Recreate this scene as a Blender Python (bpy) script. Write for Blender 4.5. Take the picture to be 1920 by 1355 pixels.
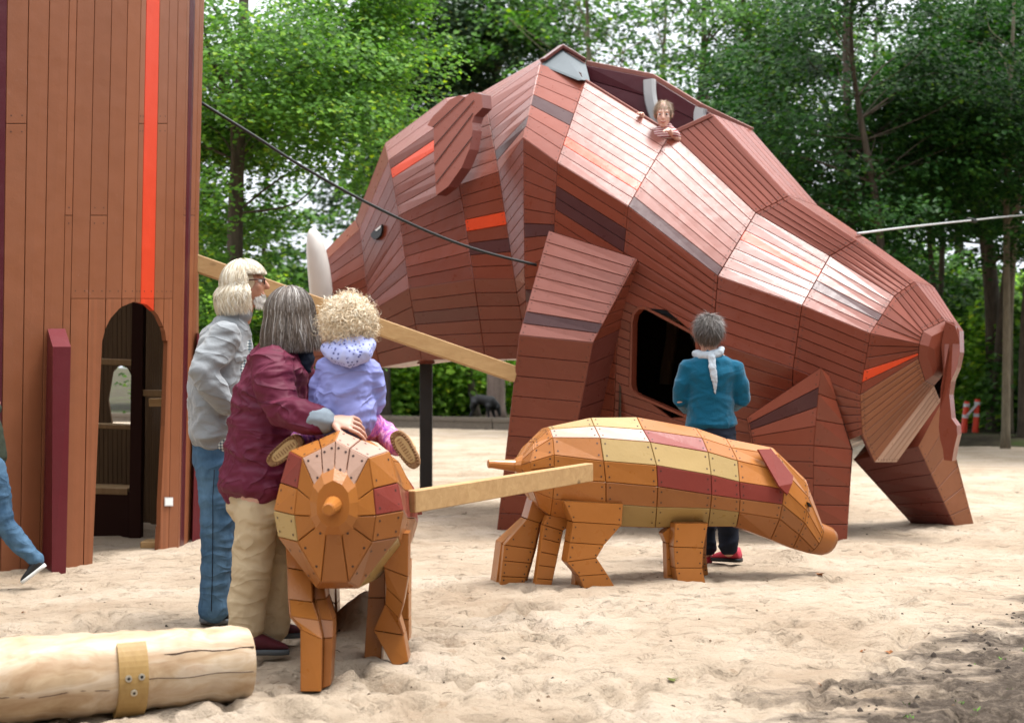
import bpy, math, random
import numpy as np
from mathutils import Vector, Matrix, Quaternion
random.seed(7); rng = np.random.default_rng(7)
for o in list(bpy.data.objects): bpy.data.objects.remove(o)
scene = bpy.context.scene
R = math.radians
# ------------------------------------------------------------------ camera, sky, sun, exposure
FPX, HC, YH = 2667.0, 1.23, 700.0
cam = bpy.data.cameras.new('camera'); cam_o = bpy.data.objects.new('camera', cam)
scene.collection.objects.link(cam_o); scene.camera = cam_o
cam_o.location = (0, 0, HC); cam_o.rotation_euler = (R(90), 0, 0)
cam.sensor_width = 36.0; cam.lens = 36.0*FPX/1920.0
cam.shift_y = (YH-677.5)/1920.0
cam.clip_end = 2000
cam.dof.use_dof = True; cam.dof.focus_distance = 7.6; cam.dof.aperture_fstop = 3.0
world = bpy.data.worlds.new('World'); scene.world = world; world.use_nodes = True
SUN_EL, SUN_AZ = 73.0, 82.0     # azimuth clockwise from +Y
nt = world.node_tree; nt.nodes.clear()
wo = nt.nodes.new('ShaderNodeOutputWorld'); bg = nt.nodes.new('ShaderNodeBackground')
sky = nt.nodes.new('ShaderNodeTexSky'); sky.sky_type = 'NISHITA'; sky.sun_disc = False
sky.sun_elevation = R(SUN_EL); sky.sun_rotation = R(SUN_AZ); sky.dust_density = 6.0; sky.air_density = 1.0; sky.ozone_density = 1.0
hs = nt.nodes.new('ShaderNodeHueSaturation'); hs.inputs['Saturation'].default_value = 0.30
nt.links.new(sky.outputs[0], hs.inputs['Color']); 
# thin bright cloud cover over the blue sky
wn_ = nt.nodes.new('ShaderNodeTexNoise'); wn_.inputs['Scale'].default_value = 2.2; wn_.inputs['Detail'].default_value = 6
wr_ = nt.nodes.new('ShaderNodeValToRGB'); wr_.color_ramp.elements[0].position = .30; wr_.color_ramp.elements[0].color = (.55, .55, .55, 1); wr_.color_ramp.elements[1].position = .55; wr_.color_ramp.elements[1].color = (1, 1, 1, 1)
wm_ = nt.nodes.new('ShaderNodeMix'); wm_.data_type = 'RGBA'; wm_.inputs[7].default_value = (7.6, 7.8, 8.0, 1)
nt.links.new(wn_.outputs['Fac'], wr_.inputs[0]); nt.links.new(wr_.outputs[0], wm_.inputs[0]); nt.links.new(hs.outputs[0], wm_.inputs[6])
# overcast skies are brighter overhead than at the horizon
gt_ = nt.nodes.new('ShaderNodeTexCoord'); gs_ = nt.nodes.new('ShaderNodeSeparateXYZ'); nt.links.new(gt_.outputs['Generated'], gs_.inputs[0])
gr_ = nt.nodes.new('ShaderNodeValToRGB'); gr_.color_ramp.elements[0].position = 0.0; gr_.color_ramp.elements[0].color = (.50, .52, .56, 1); gr_.color_ramp.elements[1].position = 1.0; gr_.color_ramp.elements[1].color = (1, 1, 1, 1)
gm_ = nt.nodes.new('ShaderNodeMix'); gm_.data_type = 'RGBA'; gm_.blend_type = 'MULTIPLY'; gm_.inputs[0].default_value = 1; gm_.inputs[7].default_value = (9.9, 10.1, 10.4, 1)
nt.links.new(gs_.outputs[2], gr_.inputs[0]); nt.links.new(gr_.outputs[0], gm_.inputs[6]); nt.links.new(gm_.outputs[2], wm_.inputs[7]); nt.links.new(wm_.outputs[2], bg.inputs[0])
bg.inputs[1].default_value = 0.15
nt.links.new(bg.outputs[0], wo.inputs[0])
sun = bpy.data.lights.new('sun', 'SUN'); sun.energy = 2.8; sun.angle = R(22); sun.color = (1.0, 0.975, 0.94)
sun_o = bpy.data.objects.new('sun', sun); scene.collection.objects.link(sun_o)
sd = Vector((math.sin(R(SUN_AZ))*math.cos(R(SUN_EL)), math.cos(R(SUN_AZ))*math.cos(R(SUN_EL)), math.sin(R(SUN_EL))))
sun_o.rotation_euler = sd.to_track_quat('Z', 'Y').to_euler(); sun_o.location = (0, 0, 30)
vs = scene.view_settings; vs.view_transform = 'Standard'; vs.look = 'None'; vs.gamma = 1; vs.exposure = 0.92
scene.render.engine = 'CYCLES'

# ------------------------------------------------------------------ helpers
def P(px, py, Y): return Vector(((px-960.0)/FPX*Y, Y, HC-(py-YH)/FPX*Y))
def G(px, py, z=-0.02):
    Y = FPX*(HC-0.0)/(py-YH); p = P(px, py, Y); p.z = z; return p
def vnoise(p, seed=0):
    """value noise, p (...,3)"""
    p = np.asarray(p, float); i = np.floor(p).astype(np.int64); f = p-i; f = f*f*(3-2*f)
    def h(ix, iy, iz):
        n = (ix*374761393 + iy*668265263 + iz*2147483647 + seed*144269504) & 0xffffffff
        n = ((n ^ (n >> 13))*1274126177) & 0xffffffff
        n = n ^ (n >> 16)
        return (n & 0xffffff)/float(0xffffff)
    r = 0
    for a in (0, 1):
        for b in (0, 1):
            for c in (0, 1):
                w = (f[..., 0] if a else 1-f[..., 0])*(f[..., 1] if b else 1-f[..., 1])*(f[..., 2] if c else 1-f[..., 2])
                r = r + w*h(i[..., 0]+a, i[..., 1]+b, i[..., 2]+c)
    return r
def fbm(p, oct=4, seed=0):
    p = np.asarray(p, float); r = 0; a = 0.5
    for k in range(oct): r = r+a*vnoise(p*(2.03**k), seed+k*17); a *= 0.5
    return r
def tag(o, label=None, cat=None, group=None, kind=None):
    if label: o['label'] = label
    if cat: o['category'] = cat
    if group: o['group'] = group
    if kind: o['kind'] = kind
    return o
def thing(name, label, cat, loc=(0, 0, 0), rz=0, group=None):
    o = bpy.data.objects.new(name, None); scene.collection.objects.link(o)
    o.empty_display_size = 0.1; o.location = loc; o.rotation_euler = (0, 0, rz)
    return tag(o, label, cat, group)
class MB:
    def __init__(s): s.v = []; s.f = []; s.m = []; s.mats = []
    def mi(s, m):
        if m not in s.mats: s.mats.append(m)
        return s.mats.index(m)
    def add(s, verts, faces, mat):
        o = len(s.v); s.v += [tuple(v) for v in verts]; k = s.mi(mat)
        for f in faces: s.f.append(tuple(i+o for i in f)); s.m.append(k)
    def build(s, name, parent=None, smooth=False, world_coords=True):
        me = bpy.data.meshes.new(name); v = s.v
        if parent is not None and world_coords:
            l = parent.location; v = [(a-l.x, b-l.y, c-l.z) for a, b, c in v]
        me.from_pydata(v, [], s.f)
        for m in s.mats: me.materials.append(M[m])
        if s.f: me.polygons.foreach_set('material_index', s.m)
        if smooth: me.polygons.foreach_set('use_smooth', [True]*len(s.f))
        me.update()
        o = bpy.data.objects.new(name, me); scene.collection.objects.link(o)
        if parent is not None: o.parent = parent
        return o
def box(mb, c, s, mat, rot=None, bev=0.0):
    c = Vector(c); hx, hy, hz = s[0]/2, s[1]/2, s[2]/2
    if bev <= 0:
        vs_ = [Vector((x, y, z)) for x in (-hx, hx) for y in (-hy, hy) for z in (-hz, hz)]
        fs = [(0, 1, 3, 2), (4, 6, 7, 5), (0, 4, 5, 1), (2, 3, 7, 6), (0, 2, 6, 4), (1, 5, 7, 3)]
    else:
        b = bev; vs_ = []; fs = []
        idx = {}
        for sx in (-1, 1):
            for sy in (-1, 1):
                for sz in (-1, 1):
                    for ax in range(3):
                        p = [sx*(hx-b), sy*(hy-b), sz*(hz-b)]; p[ax] = (sx*hx, sy*hy, sz*hz)[ax]
                        idx[(sx, sy, sz, ax)] = len(vs_); vs_.append(Vector(p))
        for ax in range(3):
            for sg in (-1, 1):
                o1, o2 = [a for a in range(3) if a != ax]; q = []
                for a, bb in ((-1, -1), (1, -1), (1, 1), (-1, 1)):
                    k = [0, 0, 0]; k[ax] = sg; k[o1] = a; k[o2] = bb; q.append(idx[(k[0], k[1], k[2], ax)])
                fs.append(tuple(q))
        for ax in range(3):
            o1, o2 = [a for a in range(3) if a != ax]
            for a in (-1, 1):
                for bb in (-1, 1):
                    k1 = [0, 0, 0]; k2 = [0, 0, 0]; k1[o1] = k2[o1] = a; k1[o2] = k2[o2] = bb; k1[ax] = -1; k2[ax] = 1
                    fs.append((idx[(*k1, o1)], idx[(*k2, o1)], idx[(*k2, o2)], idx[(*k1, o2)]))
        for sx in (-1, 1):
            for sy in (-1, 1):
                for sz in (-1, 1): fs.append(tuple(idx[(sx, sy, sz, ax)] for ax in range(3)))
    if rot is not None: vs_ = [rot @ v for v in vs_]
    mb.add([c+v for v in vs_], fs, mat)
def bar(mb, a, b, w, h, mat, up=(0, 0, 1), bev=0.004):
    a = Vector(a); b = Vector(b); d = b-a; L = d.length; x = d.normalized(); u = Vector(up)
    y = u.cross(x).normalized(); z = x.cross(y)
    rot = Matrix((x, y, z)).transposed()
    box(mb, (a+b)/2, (L, w, h), mat, rot, bev)
def tube(mb, pts, rad, mat, n=8, cap=True, squash=None):
    pts = [Vector(p) for p in pts]; k = len(pts)
    if not isinstance(rad, (list, tuple)): rad = [rad]*k
    t0 = (pts[1]-pts[0]).normalized(); u = t0.orthogonal().normalized(); vs_ = []; fs = []
    for i in range(k):
        t = (pts[min(i+1, k-1)]-pts[max(i-1, 0)]).normalized()
        u = (u-t*u.dot(t)).normalized(); w = t.cross(u)
        for j in range(n):
            a = 2*math.pi*j/n; vs_.append(pts[i]+u*math.cos(a)*rad[i]+w*math.sin(a)*rad[i])
    for i in range(k-1):
        for j in range(n): fs.append((i*n+j, i*n+(j+1) % n, (i+1)*n+(j+1) % n, (i+1)*n+j))
    if cap: fs.append(tuple(range(n-1, -1, -1))); fs.append(tuple((k-1)*n+j for j in range(n)))
    mb.add(vs_, fs, mat)
def prism(mb, poly, off, mat, mat_side=None):
    """closed polygon extruded by vector off"""
    off = Vector(off); n = len(poly); A = [Vector(p) for p in poly]; B = [p+off for p in A]
    mb.add(A+B, [tuple(range(n)), tuple(range(2*n-1, n-1, -1))], mat)
    mb.add(A+B, [(i, i+n, (i+1) % n+n, (i+1) % n) for i in range(n)], mat_side or mat)
def ribbon(mb, pts, w, h, mat, side):
    """smooth sweep of a w x h rectangle with chamfers; side = width direction"""
    vs_ = []; fs = []; k = len(pts); b = min(w, h)*.18
    prof = [(-w/2+b, -h/2), (w/2-b, -h/2), (w/2, -h/2+b), (w/2, h/2-b), (w/2-b, h/2), (-w/2+b, h/2), (-w/2, h/2-b), (-w/2, -h/2+b)]; side = Vector(side)
    for i in range(k):
        t = (pts[min(i+1, k-1)]-pts[max(i-1, 0)]).normalized(); s = (side-t*side.dot(t)).normalized(); n = t.cross(s)
        for a, c in prof: vs_.append(pts[i]+s*a+n*c)
    for i in range(k-1):
        for j in range(8): fs.append((i*8+j, i*8+(j+1) % 8, (i+1)*8+(j+1) % 8, (i+1)*8+j))
    fs += [tuple(range(7, -1, -1)), tuple((k-1)*8+j for j in range(8))]; mb.add(vs_, fs, mat)
def catmull(pts, n=8):
    pts = [Vector(p) for p in pts]; q = [pts[0]]+pts+[pts[-1]]; out = []
    for i in range(1, len(q)-2):
        for k in range(n):
            t = k/n; a, b, c, d = q[i-1:i+3]
            out.append(0.5*((2*b)+(c-a)*t+(2*a-5*b+4*c-d)*t*t+(3*b-3*c+d-a)*t**3))
    out.append(pts[-1]); return out

# ------------------------------------------------------------------ planked facets
def plank(mb, a, b, c, d, N, g, dep, mat, base):
    """a-b top long edge, d-c bottom long edge"""
    def ins(k):
        r = []
        for p, q, s in ((a, b, d), (b, a, c), (c, d, b), (d, c, a)):
            e1 = q-p; e2 = s-p; l1 = max(e1.length, 1e-5); l2 = max(e2.length, 1e-5)
            r.append(p+e1*min(.4, k/l1)+e2*min(.4, k/l2))
        return r
    t = ins(g); m = [p-N*0.0035 for p in ins(g*.45)]; bb = [p-N*dep for p in ins(g*.45)]
    vs_ = t+m+bb
    fs = [(0, 1, 2), (0, 2, 3)]
    for k in (0, 4):
        for i in range(4): fs.append((k+i, k+(i+1) % 4, k+4+(i+1) % 4, k+4+i))
    # orient
    nn = (b-a).cross(d-a)
    if nn.dot(N) < 0: fs = [tuple(reversed(f)) for f in fs]
    mb.add(vs_, fs, mat)
    q = [p-N*dep*.93 for p in (a, b, c, d)]
    mb.add(q, [(0, 1, 2), (0, 2, 3)], base)
def screw(mb, p, N, r, mat):
    u = N.orthogonal().normalized(); w = N.cross(u)
    mb.add([p+N*0.0012+u*math.cos(i*math.pi/3)*r+w*math.sin(i*math.pi/3)*r for i in range(6)], [tuple(range(6))], mat)
def facet(mb, A, B, C, D, cols, ctr, g=0.005, dep=0.016, base='groove', sr=0.0055, pad=0.03, hole=None, one=False, jit=0.0):
    A, B, C, D = (Vector(p) for p in (A, B, C, D)); n = len(cols); ctr = Vector(ctr)
    N0 = ((B-A)+(C-D)).cross((D-A)+(C-B)).normalized()
    if N0.dot((A+B+C+D)/4-ctr) < 0: N0 = -N0
    def tri(p, q, r, N0):
        N = (q-p).cross(r-p)
        if N.length < 1e-9: return N0
        N.normalize(); return N if N.dot(N0) > 0 else -N
    for k, cc in enumerate(cols):
        v0, v1 = k/n, (k+1)/n
        a, d = A.lerp(D, v0), A.lerp(D, v1); b, c = B.lerp(C, v0), B.lerp(C, v1)
        N = ((b-a)+(c-d)).cross((d-a)+(c-b))
        N = N.normalized() if N.length > 1e-9 else N0
        if N.dot(N0) < 0: N = -N
        parts = [(a, b, c, d)]
        if hole:
            i0 = hole(a, b); i1 = hole(d, c)
            if i0 or i1:
                if not i0: mid = (i1[0]+i1[1])/2; i0 = (mid, mid)
                if not i1: mid = (i0[0]+i0[1])/2; i1 = (mid, mid)
                parts = []
                if i0[0] > 0.01 or i1[0] > .01: parts.append((a, a.lerp(b, max(i0[0], .002)), d.lerp(c, max(i1[0], .002)), d))
                if i0[1] < .99 or i1[1] < .99: parts.append((a.lerp(b, min(i0[1], .998)), b, c, d.lerp(c, min(i1[1], .998))))
        m = PAL[cc]
        for (a_, b_, c_, d_) in parts:
            plank(mb, a_, b_, c_, d_, N, g, dep, m, base)
            if sr > 0:
                L1 = ((b_-a_).length+(c_-d_).length)/2; W0 = (d_-a_).length; W1 = (c_-b_).length
                if L1 < .12: continue
                uu = pad/max(L1, .01)
                for u, W in ((uu, W0), (1-uu, W1)):
                    if W < 0.035: continue
                    for vv in ((.5,) if one or W < .055 else (.24, .76)):
                        p = a_.lerp(b_, u).lerp(d_.lerp(c_, u), vv)
                        screw(mb, p, N, sr, 'screw')
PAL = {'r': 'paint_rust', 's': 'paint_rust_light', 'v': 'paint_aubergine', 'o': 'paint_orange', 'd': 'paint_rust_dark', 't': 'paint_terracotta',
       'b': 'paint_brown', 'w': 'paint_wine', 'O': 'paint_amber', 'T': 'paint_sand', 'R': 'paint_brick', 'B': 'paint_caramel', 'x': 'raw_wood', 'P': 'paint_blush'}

# ------------------------------------------------------------------ materials
M = {}
def N_(nt, t, **k):
    n = nt.nodes.new('ShaderNode'+t)
    for a, b in k.items(): setattr(n, a, b)
    return n
def base_mat(name, rough=0.6, spec=0.5):
    m = bpy.data.materials.new(name); m.use_nodes = True; nt = m.node_tree; b = nt.nodes['Principled BSDF']
    b.inputs['Roughness'].default_value = rough; b.inputs['Specular IOR Level'].default_value = spec
    M[name] = m; return m, nt, b
def ramp(nt, fac, stops):
    r = N_(nt, 'ValToRGB'); el = r.color_ramp.elements
    while len(el) > 1: el.remove(el[0])
    el[0].position = stops[0][0]; el[0].color = (*stops[0][1], 1)
    for p, c in stops[1:]: e = el.new(p); e.color = (*c, 1)
    nt.links.new(fac, r.inputs[0]); return r.outputs[0]
def noise(nt, scale, detail=4, rough=.55, vec=None, stretch=None, dist=0.0):
    n = N_(nt, 'TexNoise'); n.inputs['Scale'].default_value = scale; n.inputs['Detail'].default_value = detail
    n.inputs['Roughness'].default_value = rough; n.inputs['Distortion'].default_value = dist
    if vec is None: vec = N_(nt, 'TexCoord').outputs['Object']
    if stretch:
        mp = N_(nt, 'Mapping'); mp.inputs['Scale'].default_value = stretch; nt.links.new(vec, mp.inputs[0]); vec = mp.outputs[0]
    nt.links.new(vec, n.inputs['Vector']); return n.outputs['Fac']
def mix(nt, fac, a, b, mode='MIX'):
    m = N_(nt, 'Mix', data_type='RGBA', blend_type=mode)
    for s, v in ((m.inputs[0], fac), (m.inputs[6], a), (m.inputs[7], b)):
        if isinstance(v, (int, float)): s.default_value = v
        elif isinstance(v, (tuple, list)): s.default_value = (*v, 1) if len(v) == 3 else v
        else: nt.links.new(v, s)
    return m.outputs[2]
def bump(nt, b, h, st=0.3, dist=0.01, prev=None):
    n = N_(nt, 'Bump'); n.inputs['Strength'].default_value = st; n.inputs['Distance'].default_value = dist
    nt.links.new(h, n.inputs['Height'])
    if prev: nt.links.new(prev, n.inputs['Normal'])
    nt.links.new(n.outputs[0], b.inputs['Normal']); return n.outputs[0]
def mth(nt, op, a, b=None, clamp=False):
    m = N_(nt, 'Math', operation=op); m.use_clamp = clamp
    for s, v in ((m.inputs[0], a), (m.inputs[1], b)):
        if v is None: continue
        if isinstance(v, (int, float)): s.default_value = v
        else: nt.links.new(v, s)
    return m.outputs[0]
def paint(name, col, rough=.28, var=.10, spec=.33, stretch=(1, 1, 1)):
    m, nt, b = base_mat(name, rough, spec)
    geo = N_(nt, 'NewGeometry'); rnd = geo.outputs['Random Per Island']
    hsn = N_(nt, 'HueSaturation')
    v = mth(nt, 'MULTIPLY_ADD', rnd, 2*var); nt.nodes[-1].inputs[2].default_value = 1-var
    nt.links.new(v, hsn.inputs['Value'])
    n1 = noise(nt, 5.0, 5, .6)
    c0 = mix(nt, mth(nt, 'MULTIPLY', n1, .45), col, tuple(min(1, c*1.25+.03) for c in col)); gr = noise(nt, 2.4, 5, .65, None, None, 2.5); c0 = mix(nt, mth(nt, 'MULTIPLY', gr, .35), c0, tuple(c*.62 for c in col))
    # scuffs: sparse pale scratches
    sc = noise(nt, 9.0, 6, .75, dist=1.5)
    scr = ramp(nt, sc, [(0, (0, 0, 0)), (.66, (0, 0, 0)), (.76, (.4, .4, .4)), (1, (.6, .6, .6))])
    c1 = mix(nt, scr, c0, tuple(min(1, c*.8+.22) for c in col))
    nt.links.new(c1, hsn.inputs['Color']); nt.links.new(hsn.outputs[0], b.inputs['Base Color'])
    r = mth(nt, 'MULTIPLY_ADD', noise(nt, 14, 4), .22); nt.nodes[-1].inputs[2].default_value = rough-.08
    nt.links.new(r, b.inputs['Roughness'])
    h = noise(nt, 60, 3, .6); p1 = bump(nt, b, h, .18, .004)
    h2 = noise(nt, 4, 2); bump(nt, b, h2, .3, .02, p1)
    return m
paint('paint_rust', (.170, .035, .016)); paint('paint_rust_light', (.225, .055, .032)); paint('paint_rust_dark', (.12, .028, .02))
paint('paint_aubergine', (.062, .018, .018)); paint('paint_orange', (.66, .06, .012)); paint('paint_terracotta', (.25, .088, .066))
paint('paint_brown', (.235, .078, .030), rough=.42, spec=.4); paint('paint_wine', (.075, .006, .012), rough=.32)
paint('paint_amber', (.35, .122, .020)); paint('paint_sand', (.34, .225, .080)); paint('paint_brick', (.215, .035, .024)); paint('paint_caramel', (.27, .092, .019))
paint('paint_blush', (.44, .27, .20)); paint('paint_vermilion', (.62, .05, .012), rough=.38)
paint('paint_black', (.012, .011, .010), rough=.45); paint('paint_gray', (.12, .14, .15), rough=.5); paint('paint_ivory', (.66, .64, .60), rough=.4)
paint('steel', (.50, .50, .50), rough=.35)
m, nt, b = base_mat('groove', .8, .2); b.inputs['Base Color'].default_value = (.035, .012, .009, 1)
m, nt, b = base_mat('groove_amber', .8, .2); b.inputs['Base Color'].default_value = (.10, .03, .01, 1)
m, nt, b = base_mat('screw', .5, .4); b.inputs['Base Color'].default_value = (.045, .02, .014, 1)
m, nt, b = base_mat('bolt', .35, .5); b.inputs['Base Color'].default_value = (.5, .48, .42, 1); b.inputs['Metallic'].default_value = .8
m, nt, b = base_mat('black', .5, .4); b.inputs['Base Color'].default_value = (.008, .008, .008, 1)
m, nt, b = base_mat('white', .4, .5); b.inputs['Base Color'].default_value = (.8, .8, .78, 1)
def wood(name, light, dark, axis='X', rough=.6, sc=1.0, knots=True):
    m, nt, b = base_mat(name, rough, .3)
    st = {'X': (1, 9, 9), 'Y': (9, 1, 9), 'Z': (9, 9, 1)}[axis]
    tc = N_(nt, 'TexCoord').outputs['Object']
    g = noise(nt, 3*sc, 6, .6, tc, st, .7)
    c = ramp(nt, g, [(.25, dark), (.5, tuple((a+b_)/2 for a, b_ in zip(light, dark))), (.72, light)])
    big = noise(nt, 1.6*sc, 3, .5, tc)
    c = mix(nt, mth(nt, 'MULTIPLY', big, .5), c, tuple(x*.72 for x in light))
    if knots:
        vo = N_(nt, 'TexVoronoi'); vo.inputs['Scale'].default_value = 2.2*sc
        mp = N_(nt, 'Mapping'); mp.inputs['Scale'].default_value = tuple(1 if q == 1 else 2.2 for q in st); nt.links.new(tc, mp.inputs[0]); nt.links.new(mp.outputs[0], vo.inputs['Vector'])
        k = ramp(nt, vo.outputs['Distance'], [(0, (1, 1, 1)), (.05, (.9, .9, .9)), (.12, (0, 0, 0))])
        c = mix(nt, k, c, tuple(x*.35 for x in dark))
    nt.links.new(c, b.inputs['Base Color'])
    bump(nt, b, g, .25, .006); return m
wood('raw_wood', (.52, .33, .15), (.36, .20, .08), 'X'); wood('raw_wood_up', (.44, .29, .15), (.27, .16, .08), 'Z')
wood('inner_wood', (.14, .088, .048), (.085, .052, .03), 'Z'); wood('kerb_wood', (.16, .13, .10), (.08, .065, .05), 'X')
# ------------------------------------------------------------------ the big boar
wood('dark_box_wood', (.06, .035, .02), (.03, .018, .012), 'X', .8); PAL['D'] = 'dark_box_wood'  # very dark wood of the box added behind the doorway
TH = R(30); BD = Vector((-math.cos(TH), math.sin(TH), 0)); BN = Vector((-math.sin(TH), -math.cos(TH), 0)); BC = -11.19
def BW(px, py, w):
    r = Vector(((px-960.0)/FPX, 1, -(py-YH)/FPX)); t = (BC+w)/(BN.x*r.x+BN.y)
    return Vector((r.x*t, t, HC+r.z*t))
def MR(p): return p-BN*(2*(BN.dot(p)-BC))
ring = {
 'a': [(608,472,0),(613,486,.2),(603,560,.32),(580,640,.3),(572,686,.12)],
 'b': [(666,412,0),(674,430,.24),(686,520,.42),(693,585,.45),(712,689,.2)],
 'c': [(722,268,0),(729,300,.3),(748,404,.52),(767,541,.68),(790,674,.35)],
 'd': [(835,184,0),(850,215,.32),(861,347,.72),(888,523,.88),(910,674,.5)],
 'e': [(903,173,0),(911,191,.28),(935,322,.78),(965,523,.95),(990,672,.55)],
 'g': [(1052,88,0),(1013,120,.25),(981,258,.98),(983,500,1.08),(990,690,.8)],
 'h': [None,(1098,150,.28),(1045,304,1.12),(1036,480,1.15),(1020,780,.9)],
 'i': [(1335,213,.2),(1258,249,.32),(1178,386,1.2),(1160,560,1.2),(1150,800,.9)],
 'j': [(1479,367,.25),(1417,399,.40),(1346,517,.95),(1336,640,1.0),(1325,850,.75)],
 'k': [(1607,450,.18),(1556,480,.26),(1504,572,.78),(1487,690,.82),(1480,870,.5)],
 'l': [(1715,528,.1),(1677,555,.25),(1632,625,.55),(1613,740,.58),(1617,815,.5)],
}
V = {k: [BW(*q) if q else None for q in v] for k, v in ring.items()}
F = {k: [MR(p) if p is not None else None for p in v] for k, v in V.items()}   # far side
far = {'i': BW(1410,244,-.3), 'j': BW(1534,386,-.3), 'k': BW(1640,458,-.25), 'l': BW(1752,538,-.25)}
f1, f2, f3 = BW(1099,119,-.1), BW(1225,144,-.3), BW(1315,199,-.3)
boar = thing('boar_play_sculpture', 'giant rust red planked wild boar climbing sculpture with white tusks and an open doorway', 'play sculpture', G(1250, 985, 0))
bc = BW(1200, 500, 0)
ctr_for = {k: (V[k][2]+F[k][2])/2 for k in V}
def cseg(a, b_): return (ctr_for[a]+ctr_for[b_])/2
hd = MB(); bd = MB()
# head: near side
def side(mb, a, b_, k, cols, **kw): facet(mb, V[a][k], V[b_][k], V[b_][k+1], V[a][k+1], cols, cseg(a, b_), **kw)
def fside(mb, a, b_, k, cols, **kw): facet(mb, F[a][k], F[b_][k], F[b_][k+1], F[a][k+1], cols, cseg(a, b_), **kw)
side(hd,'a','b',0,'s'); side(hd,'a','b',1,'rrsr'); side(hd,'a','b',2,'rrsr'); side(hd,'a','b',3,'rrr')
side(hd,'b','c',0,'s'); side(hd,'b','c',1,'srrr'); side(hd,'b','c',2,'rssrs'); side(hd,'b','c',3,'rrrr')
side(hd,'c','d',0,'ss'); side(hd,'c','d',1,'rotrrt'); side(hd,'c','d',2,'rrrrsrr'); side(hd,'c','d',3,'rrdrrr')
side(hd,'d','e',0,'t'); side(hd,'d','e',1,'rrrrrr'); side(hd,'d','e',2,'rrrorvrr'); side(hd,'d','e',3,'rrrrrr')
for a, b_ in ('ab', 'bc', 'cd', 'de'):
    for k, n in ((0, 1), (1, 5), (2, 6), (3, 5)): fside(hd, a, b_, k, 'r'*n, sr=0)
    facet(hd, V[a][4], V[b_][4], F[b_][4], F[a][4], 'ss', cseg(a, b_), sr=0)
# snout disc
A_ = V['a'][:]; Af = F['a'][:]
facet(hd, A_[1], Af[1], Af[2], A_[2], 'rrr', cseg('b','c')); facet(hd, A_[2], Af[2], Af[4], A_[4], 'rrrr', cseg('b','c'))
hd_o = hd.build('head', boar)
# body
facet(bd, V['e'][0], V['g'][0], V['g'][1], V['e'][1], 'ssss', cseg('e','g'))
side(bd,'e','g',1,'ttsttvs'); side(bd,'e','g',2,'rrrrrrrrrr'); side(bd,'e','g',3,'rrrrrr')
facet(bd, F['e'][0], F['g'][0], F['g'][1], F['e'][1], 'rrrr', cseg('e','g'), sr=0)
for k in (1, 2, 3): fside(bd,'e','g',k,'rrrrrrr', sr=0)
side(bd,'g','h',1,'sssvsss'); side(bd,'g','h',2,'rrrrrrv rr'.replace(' ', '')); side(bd,'g','h',3,'rrvrrrrrr')
side(bd,'h','i',1,'tttttttot t'.replace(' ', '')); side(bd,'h','i',2,'rrvvrrrr'); side(bd,'h','i',3,'rrrrrrrr')
# doorway cut in image-traced outline
door_px = [(1183,600),(1187,584),(1196,575),(1208,574),(1298,621),(1308,632),(1310,650),(1310,762),(1305,780),(1286,783),(1196,745),(1184,738),(1180,725)]
def proj(p): return (960+p.x/p.y*FPX, YH-(p.z-HC)/p.y*FPX)
def door_hole(a, b_):
    (x0, y0), (x1, y1) = proj(a), proj(b_); us = []
    n = len(door_px)
    for i in range(n):
        (ax, ay), (bx, by) = door_px[i], door_px[(i+1) % n]
        dx, dy = x1-x0, y1-y0; ex, ey = bx-ax, by-ay; den = dx*ey-dy*ex
        if abs(den) < 1e-9: continue
        u = ((ax-x0)*ey-(ay-y0)*ex)/den; t = ((ax-x0)*dy-(ay-y0)*dx)/den
        if 0 <= t <= 1 and -.2 <= u <= 1.2: us.append(u)
    if len(us) < 2: return None
    lo, hi = max(0, min(us)), min(1, max(us))
    return (lo, hi) if hi > lo else None
side(bd,'i','j',2,'rrrrrrrr', hole=door_hole)
facet(bd, V['i'][3], V['j'][3], V['j'][4], V['i'][4], 'rrrrrrrrrrrrrr', cseg('i','j'), hole=door_hole, sr=0)
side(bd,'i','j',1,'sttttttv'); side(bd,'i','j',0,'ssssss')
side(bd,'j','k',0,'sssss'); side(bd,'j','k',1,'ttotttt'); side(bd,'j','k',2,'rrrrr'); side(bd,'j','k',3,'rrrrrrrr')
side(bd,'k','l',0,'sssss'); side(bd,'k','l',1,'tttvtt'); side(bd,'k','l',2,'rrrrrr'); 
facet(bd, V['k'][3], V['l'][3], V['l'][4], V['k'][4], 'rrrrrr', cseg('k','l'))
for a, b_ in ('gh', 'hi', 'ij', 'jk', 'kl'):
    for k in (2, 3): fside(bd, a, b_, k, 'rrrrrrr', sr=0)
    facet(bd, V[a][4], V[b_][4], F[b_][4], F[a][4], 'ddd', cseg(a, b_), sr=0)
# top strips and far upper side
for a, b_ in ('ij', 'jk', 'kl'):
    facet(bd, far[a], far[b_], V[b_][0], V[a][0], 'sssss', cseg(a, b_))
    facet(bd, far[a], far[b_], F[b_][2], F[a][2], 'rrrrr', cseg(a, b_), sr=0)
facet(bd, f1, f2, MR(V['i'][2]).lerp(F['h'][2], .45), F['h'][2], 'rrrrrrr', cseg('h','i'), sr=0)
facet(bd, f2, far['i'], F['i'][2], MR(V['i'][2]).lerp(F['h'][2], .45), 'rrrrrrr', cseg('h','i'), sr=0)
facet(bd, V['g'][0], f1, F['h'][2], F['g'][2], 'rrrrrr', cseg('g','h'), sr=0)
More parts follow.
